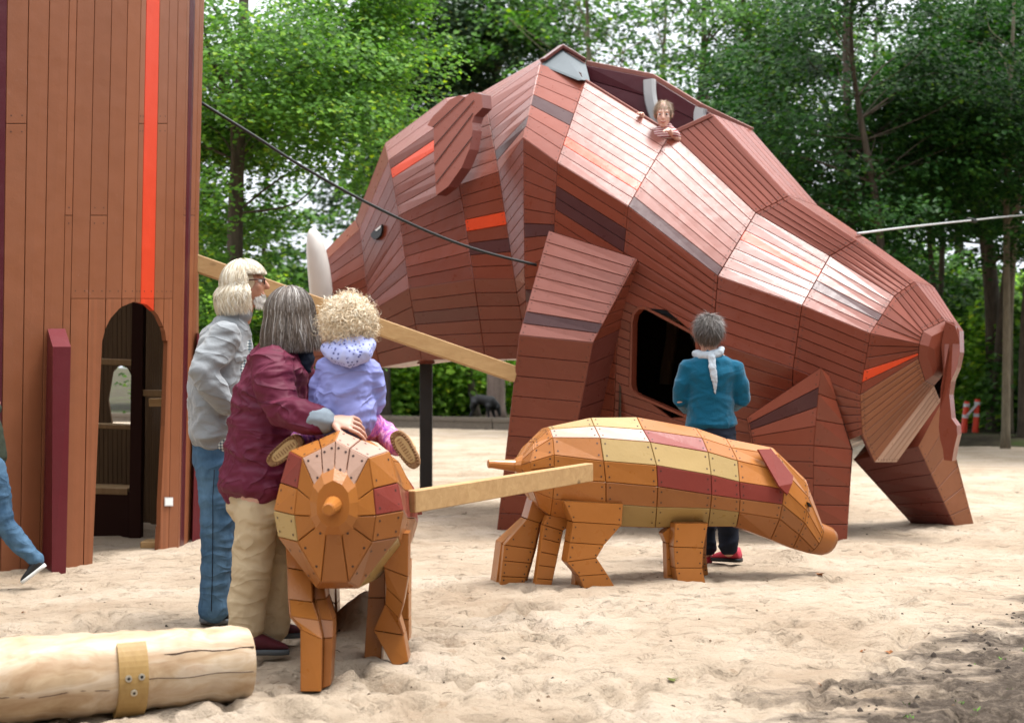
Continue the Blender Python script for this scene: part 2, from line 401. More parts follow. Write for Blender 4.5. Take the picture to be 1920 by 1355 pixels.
# rump fan
m_ = {'f': BW(1800,612,-.24), 't': BW(1772,601,0), '0': BW(1731,621,.2), 'b': BW(1724,645,.24), '1': BW(1722,672,.22), '2': BW(1735,714,.16), '3': BW(1752,722,.02)}
l4, l5 = BW(1640,867,.30), BW(1681,867,-.02); m4 = BW(1764,752,-.1)
rc = cseg('k','l')
facet(bd, far['l'], m_['f'], m_['t'], V['l'][0], 'ssss', rc); facet(bd, V['l'][0], m_['t'], m_['0'], V['l'][1], 'ssss', rc)
facet(bd, V['l'][1], m_['0'], m_['b'], V['l'][2], 'ssrs', rc); facet(bd, V['l'][2], m_['b'], m_['1'], V['l'][3], 'rrror', rc)
facet(bd, V['l'][3], m_['1'], m_['2'], V['l'][4], 'bbbbb', rc); facet(bd, V['l'][4], m_['2'], m_['3'], l4, 'bbbb', rc)
facet(bd, l4, m_['3'], m4, l5, 'PPPP', rc)
facet(bd, l5, m4, BW(1790,700,-.3), MR(l4), 'bbb', rc, sr=0)
facet(bd, MR(l4), BW(1790,700,-.3), m_['f'], MR(V['l'][3]), 'rrrr', rc, sr=0); facet(bd, MR(V['l'][3]), m_['f'], m_['f'].lerp(far['l'], .01), far['l'], 'rrr', rc, sr=0)
facet(bd, V['l'][4], l4, MR(l4), MR(V['l'][4]), 'dd', rc, sr=0)
facet(bd, V['k'][4], V['l'][4], F['l'][4], F['k'][4], 'PP', rc, sr=0)
bd_o = bd.build('body', boar)
# inside: burgundy lining of the far wall, floor, ribs
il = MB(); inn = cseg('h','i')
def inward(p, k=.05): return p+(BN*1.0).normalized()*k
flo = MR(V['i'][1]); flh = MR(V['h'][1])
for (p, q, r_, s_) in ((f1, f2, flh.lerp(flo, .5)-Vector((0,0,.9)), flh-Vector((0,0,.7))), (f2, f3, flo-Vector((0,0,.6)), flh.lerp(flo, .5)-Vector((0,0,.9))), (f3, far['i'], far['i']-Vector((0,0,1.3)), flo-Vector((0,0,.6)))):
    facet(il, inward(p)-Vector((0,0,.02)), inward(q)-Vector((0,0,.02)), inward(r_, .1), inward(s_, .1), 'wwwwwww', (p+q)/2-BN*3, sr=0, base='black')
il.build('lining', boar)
fl = MB()
fa, fb, fc_, fd = BW(1040,790,.85), BW(1330,835,.75), BW(1330,835,-.75), BW(1040,790,-.85)
for p in (fa, fb, fc_, fd): p.z = .62
facet(fl, fa, fb, fc_, fd, 'xxxxxxxxxx', (fa+fc_)/2-Vector((0,0,1)), sr=0)
fl.build('floor_deck', boar)
# curved laminated ribs (silver brackets)
def rib(pts, w, mat='steel'):
    r_ = MB(); pp = catmull([BW(*q) for q in pts], 6)
    ribbon(r_, pp, w, .10, mat, BN)
    return r_.build('rib', boar)
rib([(1218,150,-.2),(1220,185,-.2),(1232,225,-.22),(1262,290,-.3)], .075); rib([(1315,203,-.2),(1312,222,-.2),(1320,262,-.2)], .06)
rib([(1262,596,-.5),(1259,640,-.5),(1250,690,-.5),(1248,720,-.5)], .07, 'raw_wood_up')
# rims: pale caps round the opening
rm = MB()
for a, b_ in ((f1, f2), (f2, f3), (f3, far['i'])): bar(rm, a, b_, .05, .045, 'paint_terracotta')
rm.build('rim', boar); rm = MB()
for a, b_ in ((V['h'][1], V['i'][1]), (V['i'][1], V['i'][0])): bar(rm, a-Vector((0,0,.012)), b_-Vector((0,0,.012)), .04, .035, 'paint_terracotta')
rm.build('rim', boar)
hp = MB()
q0, q1, q2, q3, q4 = BW(1017,120,.23), BW(1054,93,.03), BW(1098,120,-.06), BW(1106,152,.2), BW(1092,150,.38)
prism(hp, [q0, q1, q2, q3, q4], BD*.04, 'paint_gray')
w0 = [BW(1052,130,.24), BW(1058,124,.2), BW(1084,138,.26), BW(1086,146,.32)]
for p in w0: p -= BD*.03
prism(hp, w0, BD*.02, 'groove')
hp.build('hood_panel', boar)
hr = MB(); bar(hr, q0+Vector((0,0,.03)), q1+Vector((0,0,.03)), .07, .03, 'paint_rust_dark'); bar(hr, q1+Vector((0,0,.03)), q2+Vector((0,0,.03)), .07, .03, 'paint_rust_dark')
hr.build('hood_trim', boar)
dark_box = MB()  # dark box added inside the body to black out the doorway
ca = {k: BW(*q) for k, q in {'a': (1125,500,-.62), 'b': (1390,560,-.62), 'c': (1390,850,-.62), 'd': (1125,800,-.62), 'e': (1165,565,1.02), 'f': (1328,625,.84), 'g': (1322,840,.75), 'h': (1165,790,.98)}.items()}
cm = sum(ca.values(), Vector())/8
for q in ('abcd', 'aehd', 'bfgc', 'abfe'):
    A_, B2_, C_, D_ = (ca[x] for x in q); facet(dark_box, A_, B2_, C_, D_, 'DDDDDDDD', (A_+C_)/2+((A_+C_)/2-cm), sr=0, base='black')
dark_box.build('dark_box_wall', boar)
# door frame lining: rounded lip that follows the cut
def door_pt(x, y):
    # point on the body side under this pixel
    tris = []
    for a in (2, 3):
        tris += [(V['i'][a], V['j'][a], V['j'][a+1]), (V['i'][a], V['j'][a+1], V['i'][a+1])]
    o = Vector((0, 0, HC)); dr = Vector(((x-960)/FPX, 1, -(y-YH)/FPX)); best = None
    for (p, q, r_) in tris:
        n = (q-p).cross(r_-p); t = n.dot(p-o)/n.dot(dr); X = o+dr*t
        inside = True
        for (s, e) in ((p, q), (q, r_), (r_, p)):
            if (e-s).cross(X-s).dot(n) < -1e-3: inside = False
        if inside: best = X
        last = X
    return best or last
dfm = MB(); dp = [door_pt(*q) for q in door_px]; n = len(dp)
for i in range(n):
    a, b_ = dp[i], dp[(i+1) % n]; k = -BN*.09
    a2, b2 = a+BN*.006, b_+BN*.006
    cc = door_pt(1246, 680)
    ai, bi = a2+(cc-a2).normalized()*.025, b2+(cc-b2).normalized()*.025
    dfm.add([a2, b2, bi, ai], [(0, 1, 2, 3)], 'paint_rust'); dfm.add([ai, bi, bi+k, ai+k], [(0, 1, 2, 3)], 'paint_rust')
    dfm.add([a2, b2, b2+k*.3, a2+k*.3], [(3, 2, 1, 0)], 'paint_rust')
dfm.build('door_frame', boar)
# eye
def on_plane(px, py, A, B, C, off=0):
    n = (B-A).cross(C-A).normalized(); o = Vector((0, 0, HC)); dr = Vector(((px-960)/FPX, 1, -(py-YH)/FPX))
    if n.dot(dr) > 0: n = -n
    return o+dr*(n.dot(A-o)/n.dot(dr))+n*off
ey = MB(); T3 = (V['b'][2], V['c'][1], V['c'][2])
poly = [(700,440),(705,434),(713,428),(721,422),(721,432),(719,441),(713,448),(706,450),(701,446)]
q = [on_plane(x, y, *T3, .03) for x, y in poly]; prism(ey, q, -BN*.028, 'black')
q = [on_plane(x, y, *T3, .034) for x, y in [(709,433),(714,429),(720,424),(719,428),(714,433),(711,435)]]; prism(ey, q, -BN*.006, 'white')
ey.build('eye', boar)
# ears
def ear(mirror=False):
    e = MB()
    out = [(801,235,1.0),(812,218,.98),(826,205,.95),(843,187,.9),(861,179,.85),(872,182,.84),(886,173,.8),(903,177,.75),(905,202,.78),(889,218,.84),(885,230,.9),(886,244,.92),(880,280,.97),(865,315,1.02),(840,350,1.08),(818,366,1.1),(814,300,1.05),(813,240,1.02)]
    E3 = (BW(801,235,.86), BW(903,180,.62), BW(818,366,1.10))
    pts = [on_plane(q_[0], q_[1], *E3) for q_ in out]; off = -BN*.10+BD*(-.035)
    if mirror: pts = [MR(p) for p in pts]; off = BN*.10+BD*(-.035)
    prism(e, pts, off, 'paint_rust', 'paint_rust_dark')
    for (x0, y0, x1, y1) in ((812,240,872,184),(814,276,889,190),(815,310,887,214),(818,345,886,258)):
        a, b_ = on_plane(x0, y0, *E3), on_plane(x1, y1, *E3)
        A, B, C = pts[0], pts[9], pts[15]
        def onp(p):
            r_ = BW(*p); return r_
        n = (B-A).cross(C-A).normalized()
        if mirror: a, b_ = MR(a), MR(b_)
        sgn = -1 if mirror else 1
        # project on ear plane
        a = a-n*n.dot(a-A); b_ = b_-n*n.dot(b_-A); nn = n if n.dot(BN*sgn) > 0 else -n
        bar(e, a+nn*.010, b_+nn*.010, .007, .004, 'groove', up=nn, bev=0)
    return e.build('ear', boar)
ear(); ear(True)
# tusks
def tusk(mirror=False):
    t = MB(); cs = [(606,585,.34,.11),(602,545,.40,.11),(597,500,.44,.105),(592,465,.46,.09),(588,442,.46,.065),(585,431,.45,.03)]
    pts = [BW(x, y, w) for x, y, w, r_ in cs]
    if mirror: pts = [MR(p) for p in pts]
    pts = catmull(pts, 3); rr = np.interp(np.linspace(0, 5, len(pts)), range(6), [c[3] for c in cs])
    tube(t, pts, list(rr), 'paint_ivory', 10); return t.build('tusk', boar, smooth=True)
tusk(); tusk(True)
# legs
def leg(sections, faces_cols, ctr, name='leg', label=None):
    """sections: list of rings (4 pts each) top to bottom; faces_cols[(seg,side)] = planks; planks stack downwards"""
    L = MB()
    for s in range(len(sections)-1):
        for k in range(4):
            a, b_ = sections[s][k], sections[s][(k+1) % 4]; d_, c_ = sections[s+1][k], sections[s+1][(k+1) % 4]
            facet(L, a, b_, c_, d_, faces_cols.get((s, k), 'rrrr'), ctr(s), base='groove')
    top = sections[0]; L.add(top, [(0, 1, 2, 3)], 'paint_rust')
    o = L.build(name, boar)
    if label: o['label'] = label
    return o
def secc(S): return lambda s: sum((p for p in S[s]+S[s+1]), Vector())/8
back = -BN
# near front leg
S = [[BW(1029,432,1.27), BW(1195,485,1.32), BW(1200,500,1.0), BW(1050,445,1.0)],
     [BW(973,628,1.62), BW(1112,642,1.52), BW(1178,610,1.0), BW(1010,600,1.0)],
     [G(931,986,-.05), G(1043,988,-.05), G(1120,965,-.05), G(1000,955,-.05)]]
leg(S, {(0,0): 'tttttttvt', (1,0): 'rrrrrrrrrr', (0,1): 'rrrrrr', (1,1): 'ddddddddd', (1,3): 'rrrrrr'}, secc(S))
# far front leg
S2 = [[MR(p) for p in r_] for r_ in S]; leg(S2, {}, secc(S2))
# near rear leg
S = [[BW(1400,782,1.08), BW(1539,689,.92), BW(1556,705,.72), BW(1430,790,.7)],
     [BW(1408,832,1.05), BW(1526,835,.88), BW(1600,842,.55), BW(1480,850,.6)],
     [G(1500,1002,-.05), G(1524,1006,-.05), G(1588,1006,-.05), G(1560,985,-.05)]]
leg(S, {(0,0): 'svsr', (1,0): 'rrrrrr', (0,1): 'rrr', (1,1): 'rrrrr'}, secc(S))
# far rear leg
S = [[BW(1600,862,-.1), BW(1722,836,-.22), BW(1766,752,-.45), BW(1650,800,-.55)],
     [G(1712,974,-.05), G(1793,980,-.05), G(1828,977,-.05), G(1760,966,-.05)]]
leg(S, {(0,0): 'dddddd', (0,1): 'bbbbbb', (0,2): 'rrrrrr', (0,3): 'dddddd'}, secc(S))
# tail boss and tail
tb = MB(); hub = [m_['0'], m_['b'], m_['1'], m_['2'], m_['3'], BW(1766,700,-.02), BW(1773,640,-.02), m_['t']]
hc = sum(hub, Vector())/8; o2 = [p+(hc-p)*.22-BD*.05 for p in hub]; o3 = [p+(hc-p)*.5-BD*.065 for p in hub]; n = 8
tb.add(hub+o2+o3, [(i, (i+1) % n, n+(i+1) % n, n+i) for i in range(n)]+[(n+i, n+(i+1) % n, 2*n+(i+1) % n, 2*n+i) for i in range(n)]+[tuple(range(2*n, 3*n))], 'paint_rust')
hubf = [BW(x, y, -.04) for x, y in [(1782,604),(1800,612),(1808,640),(1804,680),(1790,712),(1778,700),(1774,650)]]
prism(tb, hubf, -BN*(-.16), 'paint_rust')
tb.build('tail_boss', boar)
tl = MB()
tp = [(1772,602),(1771,640),(1771,690),(1764,725),(1762,770),(1760,800),(1763,825),(1768,842),(1770,862),(1785,864),(1789,840),(1795,815),(1794,798),(1784,784),(1780,740),(1783,715),(1794,690),(1800,660),(1799,620),(1788,604)]
q = [BW(x, y, .06+.16*min(1, max(0, (y-600)/120))) for x, y in tp]
prism(tl, q, -BN*.14, 'paint_rust')
tl.build('tail', boar)
# steel post under the head
ps = MB(); pt = P(799, 676, 13.35); box(ps, (pt.x, pt.y, pt.z/2-.05), (.115, .115, pt.z+.1), 'paint_black', None, .006); box(ps, (pt.x, pt.y, pt.z+.0), (.16, .16, .06), 'paint_rust', None, .006)
ps.build('support_post', boar)
# ------------------------------------------------------------------ piglets (one local model, traced from the side view)
PH = R(15); pd = Vector((math.cos(PH), math.sin(PH), 0)); pn = Vector((math.sin(PH), -math.cos(PH), 0)); pc = -7.96
PO = None
def PWp(px, py, w):
    r = Vector(((px-960.0)/FPX, 1, -(py-YH)/FPX)); t = (pc+w)/(pn.x*r.x+pn.y); return Vector((r.x*t, t, HC+r.z*t))
def toloc(p):   # local: x forward, y left, z up (near side is y<0)
    q = p-PO; return Vector((q.dot(pd), -q.dot(pn), q.z))
PO = PWp(1180, 900, 0); PO.z = 0
def L_(cx, cy, w): return toloc(PWp(880+.375*cx, 740+.375*cy, w))
prings = [
 [(262,305,0),(262,312,.03),(258,330,.05),(255,350,.06),(256,370,.06),(262,392,.05),(270,405,.03)],           # tail hub
 [(318,232,0),(322,240,.06),(322,272,.125),(306,335,.165),(303,415,.17),(318,480,.145),(348,560,.065)],
 [(392,160,0),(402,172,.08),(416,212,.16),(424,300,.22),(424,420,.235),(418,520,.20),(405,605,.09)],
 [(608,113,0),(625,155,.10),(655,215,.19),(672,330,.25),(683,435,.26),(684,545,.235),(690,655,.13)],
 [(838,110,0),(868,172,.11),(905,235,.20),(937,352,.265),(943,458,.27),(938,562,.245),(930,664,.13)],
 [(1132,164,0),(1165,215,.105),(1195,285,.19),(1210,400,.255),(1213,500,.26),(1206,568,.235),(1193,658,.12)],
 [(1283,217,0),(1310,262,.10),(1342,328,.175),(1352,435,.235),(1355,520,.24),(1350,588,.22),(1336,658,.11)],
 [(1515,262,0),(1545,300,.08),(1580,385,.145),(1575,470,.185),(1567,548,.195),(1552,620,.17),(1508,722,.07)],
 [(1680,420,0),(1692,450,.04),(1695,510,.08),(1690,580,.115),(1678,640,.12),(1650,700,.10),(1618,768,.04)],
 [(1762,640,0),(1770,660,.03),(1772,685,.05),(1765,715,.055),(1750,745,.055),(1725,775,.045),(1700,792,.02)],
]
PV = [[L_(*q) for q in r] for r in prings]
def mir(p): return Vector((p.x, -p.y, p.z))
PV0 = PV
REAR = [[(0,.836),(.045,.815),(.075,.775),(.083,.72),(.08,.665),(.062,.63),(.03,.605)], [(0,.963),(.058,.932),(.134,.894),(.153,.771),(.164,.665),(.15,.56),(.055,.40)], [(0,.998),(.086,.960),(.205,.914),(.24,.785),(.265,.673),(.245,.566),(.085,.36)]]
def make_pig(label, loc, rz, near, far_, rump, head):
    PV = [list(r) for r in PV0]
    if rump:
        for k, r in enumerate(REAR):
            x0 = (PV0[0][3].x, PV0[1][3].x+.005, PV0[2][3].x)[k]; PV[k] = [Vector((x0+(z-.7)*(.10 if k == 2 else .04), -w, z)) for w, z in r]
    t = thing('piglet_rocker', label, 'play animal', loc, rz, 'wooden piglets joined by a beam')
    b = MB()
    for sgn, cols in ((0, near), (1, far_)):
        Q = PV if not sgn else [[mir(p) for p in r] for r in PV]
        for s in range(9):
            c = (PV[s][3]+PV[s+1][3])/2; c = Vector((c.x, 0, c.z))
            if s == 8: c = Vector((PV[8][3].x, 0, PV[8][3].z))
            for k in range(6):
                facet(b, Q[s][k], Q[s+1][k], Q[s+1][k+1], Q[s][k+1], cols[s][k], c, g=.0045, dep=.008, base='groove_amber', sr=.0056, pad=.024)
    for s in range(9):
        c = (PV[s][3]+PV[s+1][3])/2; c = Vector((c.x, 0, c.z+.05))
        facet(b, PV[s][6], PV[s+1][6], mir(PV[s+1][6]), mir(PV[s][6]), 'B', c, g=.0045, dep=.008, base='groove_amber', sr=0)
    b.build('body', t, world_coords=False)
    # snout cone
    sn = MB(); r0 = PV[9]+[mir(p) for p in reversed(PV[9][1:6+1])]; tip = L_(1838, 748, 0); c0 = sum(r0, Vector())/len(r0)
    ax = (tip-c0)*1.0; ax = Vector((ax.x, 0, ax.z)); r1 = [p+ax*.55+(c0-p)*.10 for p in r0]; r2 = [p+ax*.80+(c0-p)*.30 for p in r0]; n = len(r0)
    sn.add(r0+r1+r2, [(k*n+i, k*n+(i+1) % n, (k+1)*n+(i+1) % n, (k+1)*n+i) for k in (0, 1) for i in range(n)]+[tuple(range(2*n, 3*n))], 'paint_caramel')
    sn.build('snout', t, True, False)
    # tail peg on a carved boss
    tp = MB(); r0 = [Vector((p.x+.005, p.y, p.z)) for p in PV[0]]; r0 = r0+[mir(p) for p in reversed(r0[1:])]; c0 = sum(r0, Vector())/len(r0)
    n = len(r0); big = [c0+(p-c0)*1.35+Vector((.02, 0, 0)) for p in r0]; sm = [c0+(p-c0)*.78+Vector((-.035, 0, .0)) for p in r0]
    tp.add(big+sm, [(i, (i+1) % n, n+(i+1) % n, n+i) for i in range(n)]+[tuple(range(n, 2*n))], 'paint_amber')
    e = L_(92, 345, 0)
    tube(tp, [c0+Vector((.02, 0, 0)), c0+Vector((-.03, 0, 0)), e+Vector((.03, 0, 0)), e+Vector((.004, 0, 0)), e], [.036, .036, .026, .025, .019], 'paint_amber', 14)
    tp.build('tail', t, False, False)
    # legs: flat kinked slabs, boards lengthwise stacked
    def slab(pts_l, pts_r, w0, w1, nm='leg', mat='paint_caramel'):
        Lg = MB(); cols = 'O'
        for i in range(len(pts_l)-1):
            a, d_ = pts_l[i], pts_l[i+1]; b_, c_ = pts_r[i], pts_r[i+1]
            k = max(1, round(abs((L_(*a, w0)-L_(*d_, w0)).z)/.085)) if abs(a[1]-d_[1]) > 140 else 1
            A, B, C, D = (L_(*q, w0) for q in (a, b_, c_, d_)); A2, B2, C2, D2 = (Vector((p.x, p.y+(w0-w1), p.z)) for p in (A, B, C, D))
            cc = (A+B+C+D+A2+B2+C2+D2)/8
            kw = dict(g=.0035, dep=.007, base='groove_amber', sr=.0052, pad=.018)
            facet(Lg, A, B, C, D, cols*k, cc, **kw); facet(Lg, A2, B2, C2, D2, cols*k, cc, **kw)
            facet(Lg, A, A2, D2, D, 'O', cc, **{**kw, 'sr': 0}); facet(Lg, B, B2, C2, C, 'B', cc, **{**kw, 'sr': 0})
        Lg.add([L_(*pts_l[0], w0), L_(*pts_r[0], w0), L_(*pts_r[0], w0)+Vector((0, w0-w1, 0)), L_(*pts_l[0], w0)+Vector((0, w0-w1, 0))], [(0, 1, 2, 3)], mat)
        return Lg.build(nm, t, False, False)
    if not rump: slab([(472,530),(518,635),(503,738),(487,835),(548,905),(580,985)], [(770,542),(762,650),(675,750),(637,815),(690,895),(742,985)], .262, .150)      # near rear
    if not rump: slab([(560,640),(535,800),(527,985)], [(640,640),(625,800),(600,985)], .153, .075)                                                       # inner layer
    slab([(1030,640),(1022,760),(1030,865),(1050,975)], [(1195,640),(1172,765),(1165,865),(1190,975)], .232, .150)                             # near front
    slab([(965,690),(985,740),(992,985)], [(1030,640),(1060,740),(1080,985)], .146, .08)
    if not rump: slab([(330,480),(290,620),(160,740),(128,985)], [(440,540),(362,640),(335,770),(275,985)], -.075, -.212)                                 # far rear, striding back
    if not rump: slab([(330,480),(290,620),(175,750),(150,985)], [(430,540),(352,640),(325,770),(265,985)], -.02, -.073)
    if not rump: slab([(392,600),(372,650),(325,985)], [(520,620),(470,680),(405,985)], .095, .035)
    slab([(1010,640),(1000,760),(1010,985)], [(1190,640),(1185,800),(1205,985)], -.150, -.232)                                                # far front
    def traced(Lp, Rp, Ys, dep, cols='O'):
        Lg = MB(); inv = Matrix.Rotation(-rz, 3, 'Z')
        def w2l(p): return inv @ (p-Vector(loc))
        n = len(Lp); F = [[w2l(P(x, y, Y)) for (x, y), Y in zip(q, Ys)] for q in (Lp, Rp)]; dx = Vector((dep, 0, 0)); K = [[p+dx for p in q] for q in F]
        kw = dict(g=.003, dep=.006, base='groove_amber', sr=.0052, pad=.014)
        for i in range(n-1):
            c = (F[0][i]+F[1][i]+F[0][i+1]+F[1][i+1])/4+dx/2
            facet(Lg, F[0][i], F[1][i], F[1][i+1], F[0][i+1], cols, c, **kw); facet(Lg, K[0][i], K[1][i], K[1][i+1], K[0][i+1], 'B', c, **kw)
            facet(Lg, F[1][i], K[1][i], K[1][i+1], F[1][i+1], 'B', c, **{**kw, 'sr': 0}); facet(Lg, F[0][i], K[0][i], K[0][i+1], F[0][i+1], 'B', c, **{**kw, 'sr': 0})
        Lg.add([F[0][0], F[1][0], K[1][0], K[0][0]], [(0, 1, 2, 3)], 'paint_caramel'); Lg.build('leg', t, False, False)
    if rump:
        traced([(534,1000),(538,1064),(540,1123),(543,1154),(563,1179),(563,1296)], [(588,1004),(583,1071),(586,1128),(597,1162),(604,1198),(602,1296)], [5.92,5.88,5.80,5.70,5.66,5.62], .14)
        traced([(590,1010),(586,1072),(589,1124),(600,1160),(607,1196),(605,1290)], [(611,1030),(606,1077),(611,1122),(624,1162),(624,1195),(619,1285)], [5.96,5.92,5.84,5.74,5.70,5.66], .12, 'B')
        traced([(708,1000),(720,1064),(724,1101),(722,1132),(700,1181),(738,1250)], [(766,1000),(765,1081),(756,1132),(748,1159),(757,1190),(766,1240)], [5.98,6.0,6.02,6.04,6.10,6.08], .14)
        traced([(694,1060),(690,1120),(682,1246)], [(722,1060),(722,1120),(714,1246)], [6.12,6.14,6.14], .12, 'B')
        traced([(600,1040),(606,1130),(612,1190)], [(628,1040),(632,1130),(634,1190)], [6.9,6.9,6.95], .12, 'B')
    # ears
    for sg in (0, 1):
        e = MB(); q = [L_(1445,272,.15), L_(1510,270,.13), L_(1620,405,.22), L_(1615,442,.24), L_(1592,497,.25), L_(1550,456,.24)]
        off = Vector((0, .022, -.004))
        if sg: q = [mir(p) for p in q]; off = Vector((0, -.022, -.004))
        prism(e, q, off, 'paint_brick'); e.build('ear', t, False, False)
        y = MB(); q = [L_(cx, cy, .12) for cx, cy in ((1692,536),(1700,540),(1710,550),(1712,562),(1704,560),(1696,548))]; off = Vector((0, .03, 0))
        if sg: q = [mir(p) for p in q]; off = Vector((0, -.03, 0))
        prism(y, q, off, 'black'); y.build('eye', t, False, False)
    return t
near = [['O','O','O','O','B','B'],['O','O','O','OO','O','O'], ['P','O','O','O','O','O'], ['P','P','T','O','B','T'], ['O','R','T','R','B','T'], ['O','O','T','R','B','T'], ['O','O','O','R','B','B'], ['O','O','O','O','B','B'], ['O','O','O','O','B','B']]
near[2][0] = 'T'; near[2][1] = 'P'; near[3][0] = 'T'; near[3][1] = 'P'
farc = [['O','O','O','O','O','O'],['O','O','O','O','O','O'], ['O','R','O','O','T','O'], ['T','R','O','T','O','O'], ['O','O','R','T','O','B'], ['O','O','R','O','T','B'], ['O','O','O','O','B','B'], ['O','O','O','O','B','B'], ['O','O','O','O','B','B']]
piglet_side = make_pig('orange and tan planked wooden piglet seen from the side with its snout near the sand', PO, PH, near, farc, False, None)
near1 = [['P','P','O','O','B','B'], ['P','P','O','R','B','B'], ['O','O','O','R','B','T'], ['O','O','O','R','B','T']]+near[4:]
far1 = [['P','P','O','O','O','O'], ['O','O','R','O','T','O'], ['O','O','R','O','T','O'], ['O','O','O','R','O','T']]+farc[4:]
# second piglet: rump towards the camera
HUBX = toloc(PWp(975, 872, 0)).x
loc1 = Vector((-0.695, 5.66-HUBX, 0)) if False else None
RZ1 = R(90)
hub1 = P(627, 925, 5.65); c_, s_ = math.cos(RZ1), math.sin(RZ1)
loc1 = Vector((hub1.x-HUBX*c_, hub1.y-HUBX*s_, 0))
piglet_rear = make_pig('orange planked wooden piglet seen from behind with a child riding on it', loc1, RZ1, near1, far1, True, None)
# connecting beam, ramp beam
bm_ = MB(); a, b_ = P(770, 940, 6.2), P(1105, 884.5, 7.66)
bar(bm_, a, b_, .05, .097, 'raw_wood', bev=.004); 
o = bm_.build('timber_beam'); tag(o, 'pale squared timber beam joining the two orange piglets', 'beam')
bm_ = MB(); a, b_ = P(360, 491, 10.4), P(966, 702, 11.15)
bar(bm_, a, b_, .10, .125, 'raw_wood', bev=.006)
o = bm_.build('timber_beam'); tag(o, 'long sloping timber rail from the brown tower to the front leg of the boar', 'beam')
# cables
cb = MB(); tube(cb, catmull([P(376,192,10.4), P(480,257,10.5), P(560,308,10.6), P(680,376,10.75), P(800,433,10.95), P(900,470,11.1), P(1006,497,11.25)], 5), .0115, 'black', 8)
tag(cb.build('cable', smooth=True), 'black cable sagging from the tower to the boar leg', 'cable')
cw = MB(); q = catmull([P(1608,438,11.3), P(1700,426,14), P(1822,413,18), P(1925,403,21), P(2100,392,25)], 4); tube(cw, q, .010, 'steel', 8); 
k = P(1822,413,18); tube(cw, [k-Vector((.08,.1,0)), k+Vector((.08,.1,.0))], .028, 'black', 8)
tag(cw.build('cable', smooth=True), 'pale steel cable running from the boar back into the trees', 'cable')
# ------------------------------------------------------------------ ground
LOGA, LOGB = P(-190, 1292, 4.88), P(463, 1240, 5.42)
def ground_h(x, y):
    x = np.asarray(x, float); y = np.asarray(y, float)
    h = (fbm(np.stack([x*.55, y*.55, x*0], -1), 3, 3)-.45)*.10*np.clip((y-3)/3, 0.3, 1)
    h += (fbm(np.stack([x*3.2, y*3.2, x*0], -1), 3, 5)-.45)*.022
    fade = np.clip((14-y)/5, .25, 1)
    h += (fbm(np.stack([x*11, y*11, x*0], -1), 3, 9)-.45)*.013*fade
    return h-.012
def ground_mesh():
    ys = [3.2]
    while ys[-1] < 60: ys.append(ys[-1]*1.0046)
    ys = np.array(ys); us = np.linspace(-.78, .78, 400); U, Yg = np.meshgrid(us, ys); X = U*Yg
    Z = ground_h(X, Yg); rr = np.random.default_rng(11)
    # footprints and scuffs: shallow dents with a raised rim
    for k in range(4200):
        y = 3.6*math.exp(rr.random()*1.55) if k < 3700 else 14+rr.random()*16; u = rr.uniform(-.5, .5); x = u*y
        r = rr.uniform(.02, .055)*(1.5 if k % 9 == 0 else 1); ax = rr.uniform(1.0, 2.2); an = rr.uniform(0, math.pi); dpt = rr.uniform(.25, .6)*r*(2.0 if k % 3 == 0 else 1)
        i0 = np.searchsorted(ys, y-3.2*r*ax); i1 = np.searchsorted(ys, y+3.2*r*ax)
        j0 = np.searchsorted(us, (x-3.2*r*ax)/y); j1 = np.searchsorted(us, (x+3.2*r*ax)/y)
        if i1 <= i0 or j1 <= j0: continue
        dx = X[i0:i1, j0:j1]-x; dy = Yg[i0:i1, j0:j1]-y
        a = (dx*math.cos(an)+dy*math.sin(an))/ax; b = -dx*math.sin(an)+dy*math.cos(an)
        a += .02*np.sin(b*60+k); d = (a*a+b*b)/(r*r)
        Z[i0:i1, j0:j1] += -dpt*np.exp(-d**1.6*1.4)+dpt*.16*np.exp(-(np.sqrt(d)-1.4)**2*4)
    def mound(x, y, r, h, ax=1.0):
        d = ((X-x)/ax)**2+(Yg-y)**2; Z[:] += h*np.exp(-d/(r*r))*(0.8+.5*fbm(np.stack([X*9, Yg*9, X*0], -1), 3, 21))
    mound(-.83, 5.20, .16, .05, 2.0); mound(-1.35, 4.85, .13, .05, 1.6); mound(-.70, 6.9, .17, .20, 1.0); mound(-.45, 6.45, .35, .03)
    mound(1.85, 9.35, .13, .07, 1.3); mound(-2.55, 9.75, .35, .05); mound(-2.2, 10.4, .2, .05); mound(-2.95, 8.8, .4, .03, 1.6)
    mound(-.8, 5.6, .12, -.02); mound(.3, 8.1, .5, .02, 2)
    n0, n1 = Z.shape; v = np.stack([X, Yg, Z], -1).reshape(-1, 3)
    idx = np.arange(n0*n1).reshape(n0, n1); f = np.stack([idx[:-1, :-1], idx[:-1, 1:], idx[1:, 1:], idx[1:, :-1]], -1).reshape(-1, 4)
    return np_mesh('sand', v, f)
def np_mesh(name, v, f, smooth=True, uv=None):
    me = bpy.data.meshes.new(name); k = f.shape[1]
    me.vertices.add(len(v)); me.vertices.foreach_set('co', np.ascontiguousarray(v, np.float32).ravel())
    me.loops.add(f.size); me.loops.foreach_set('vertex_index', np.ascontiguousarray(f, np.int32).ravel())
    me.polygons.add(len(f)); me.polygons.foreach_set('loop_start', np.arange(0, f.size, k, dtype=np.int32))
    me.polygons.foreach_set('use_smooth', np.full(len(f), smooth)); me.update(calc_edges=True); me.validate(); return me
def link(me, name, mat, parent=None):
    o = bpy.data.objects.new(name, me); scene.collection.objects.link(o); me.materials.append(M[mat])
    if parent: o.parent = parent
    return o
m, nt, b = base_mat('sand', .95, .15); tc = N_(nt, 'TexCoord').outputs['Object']
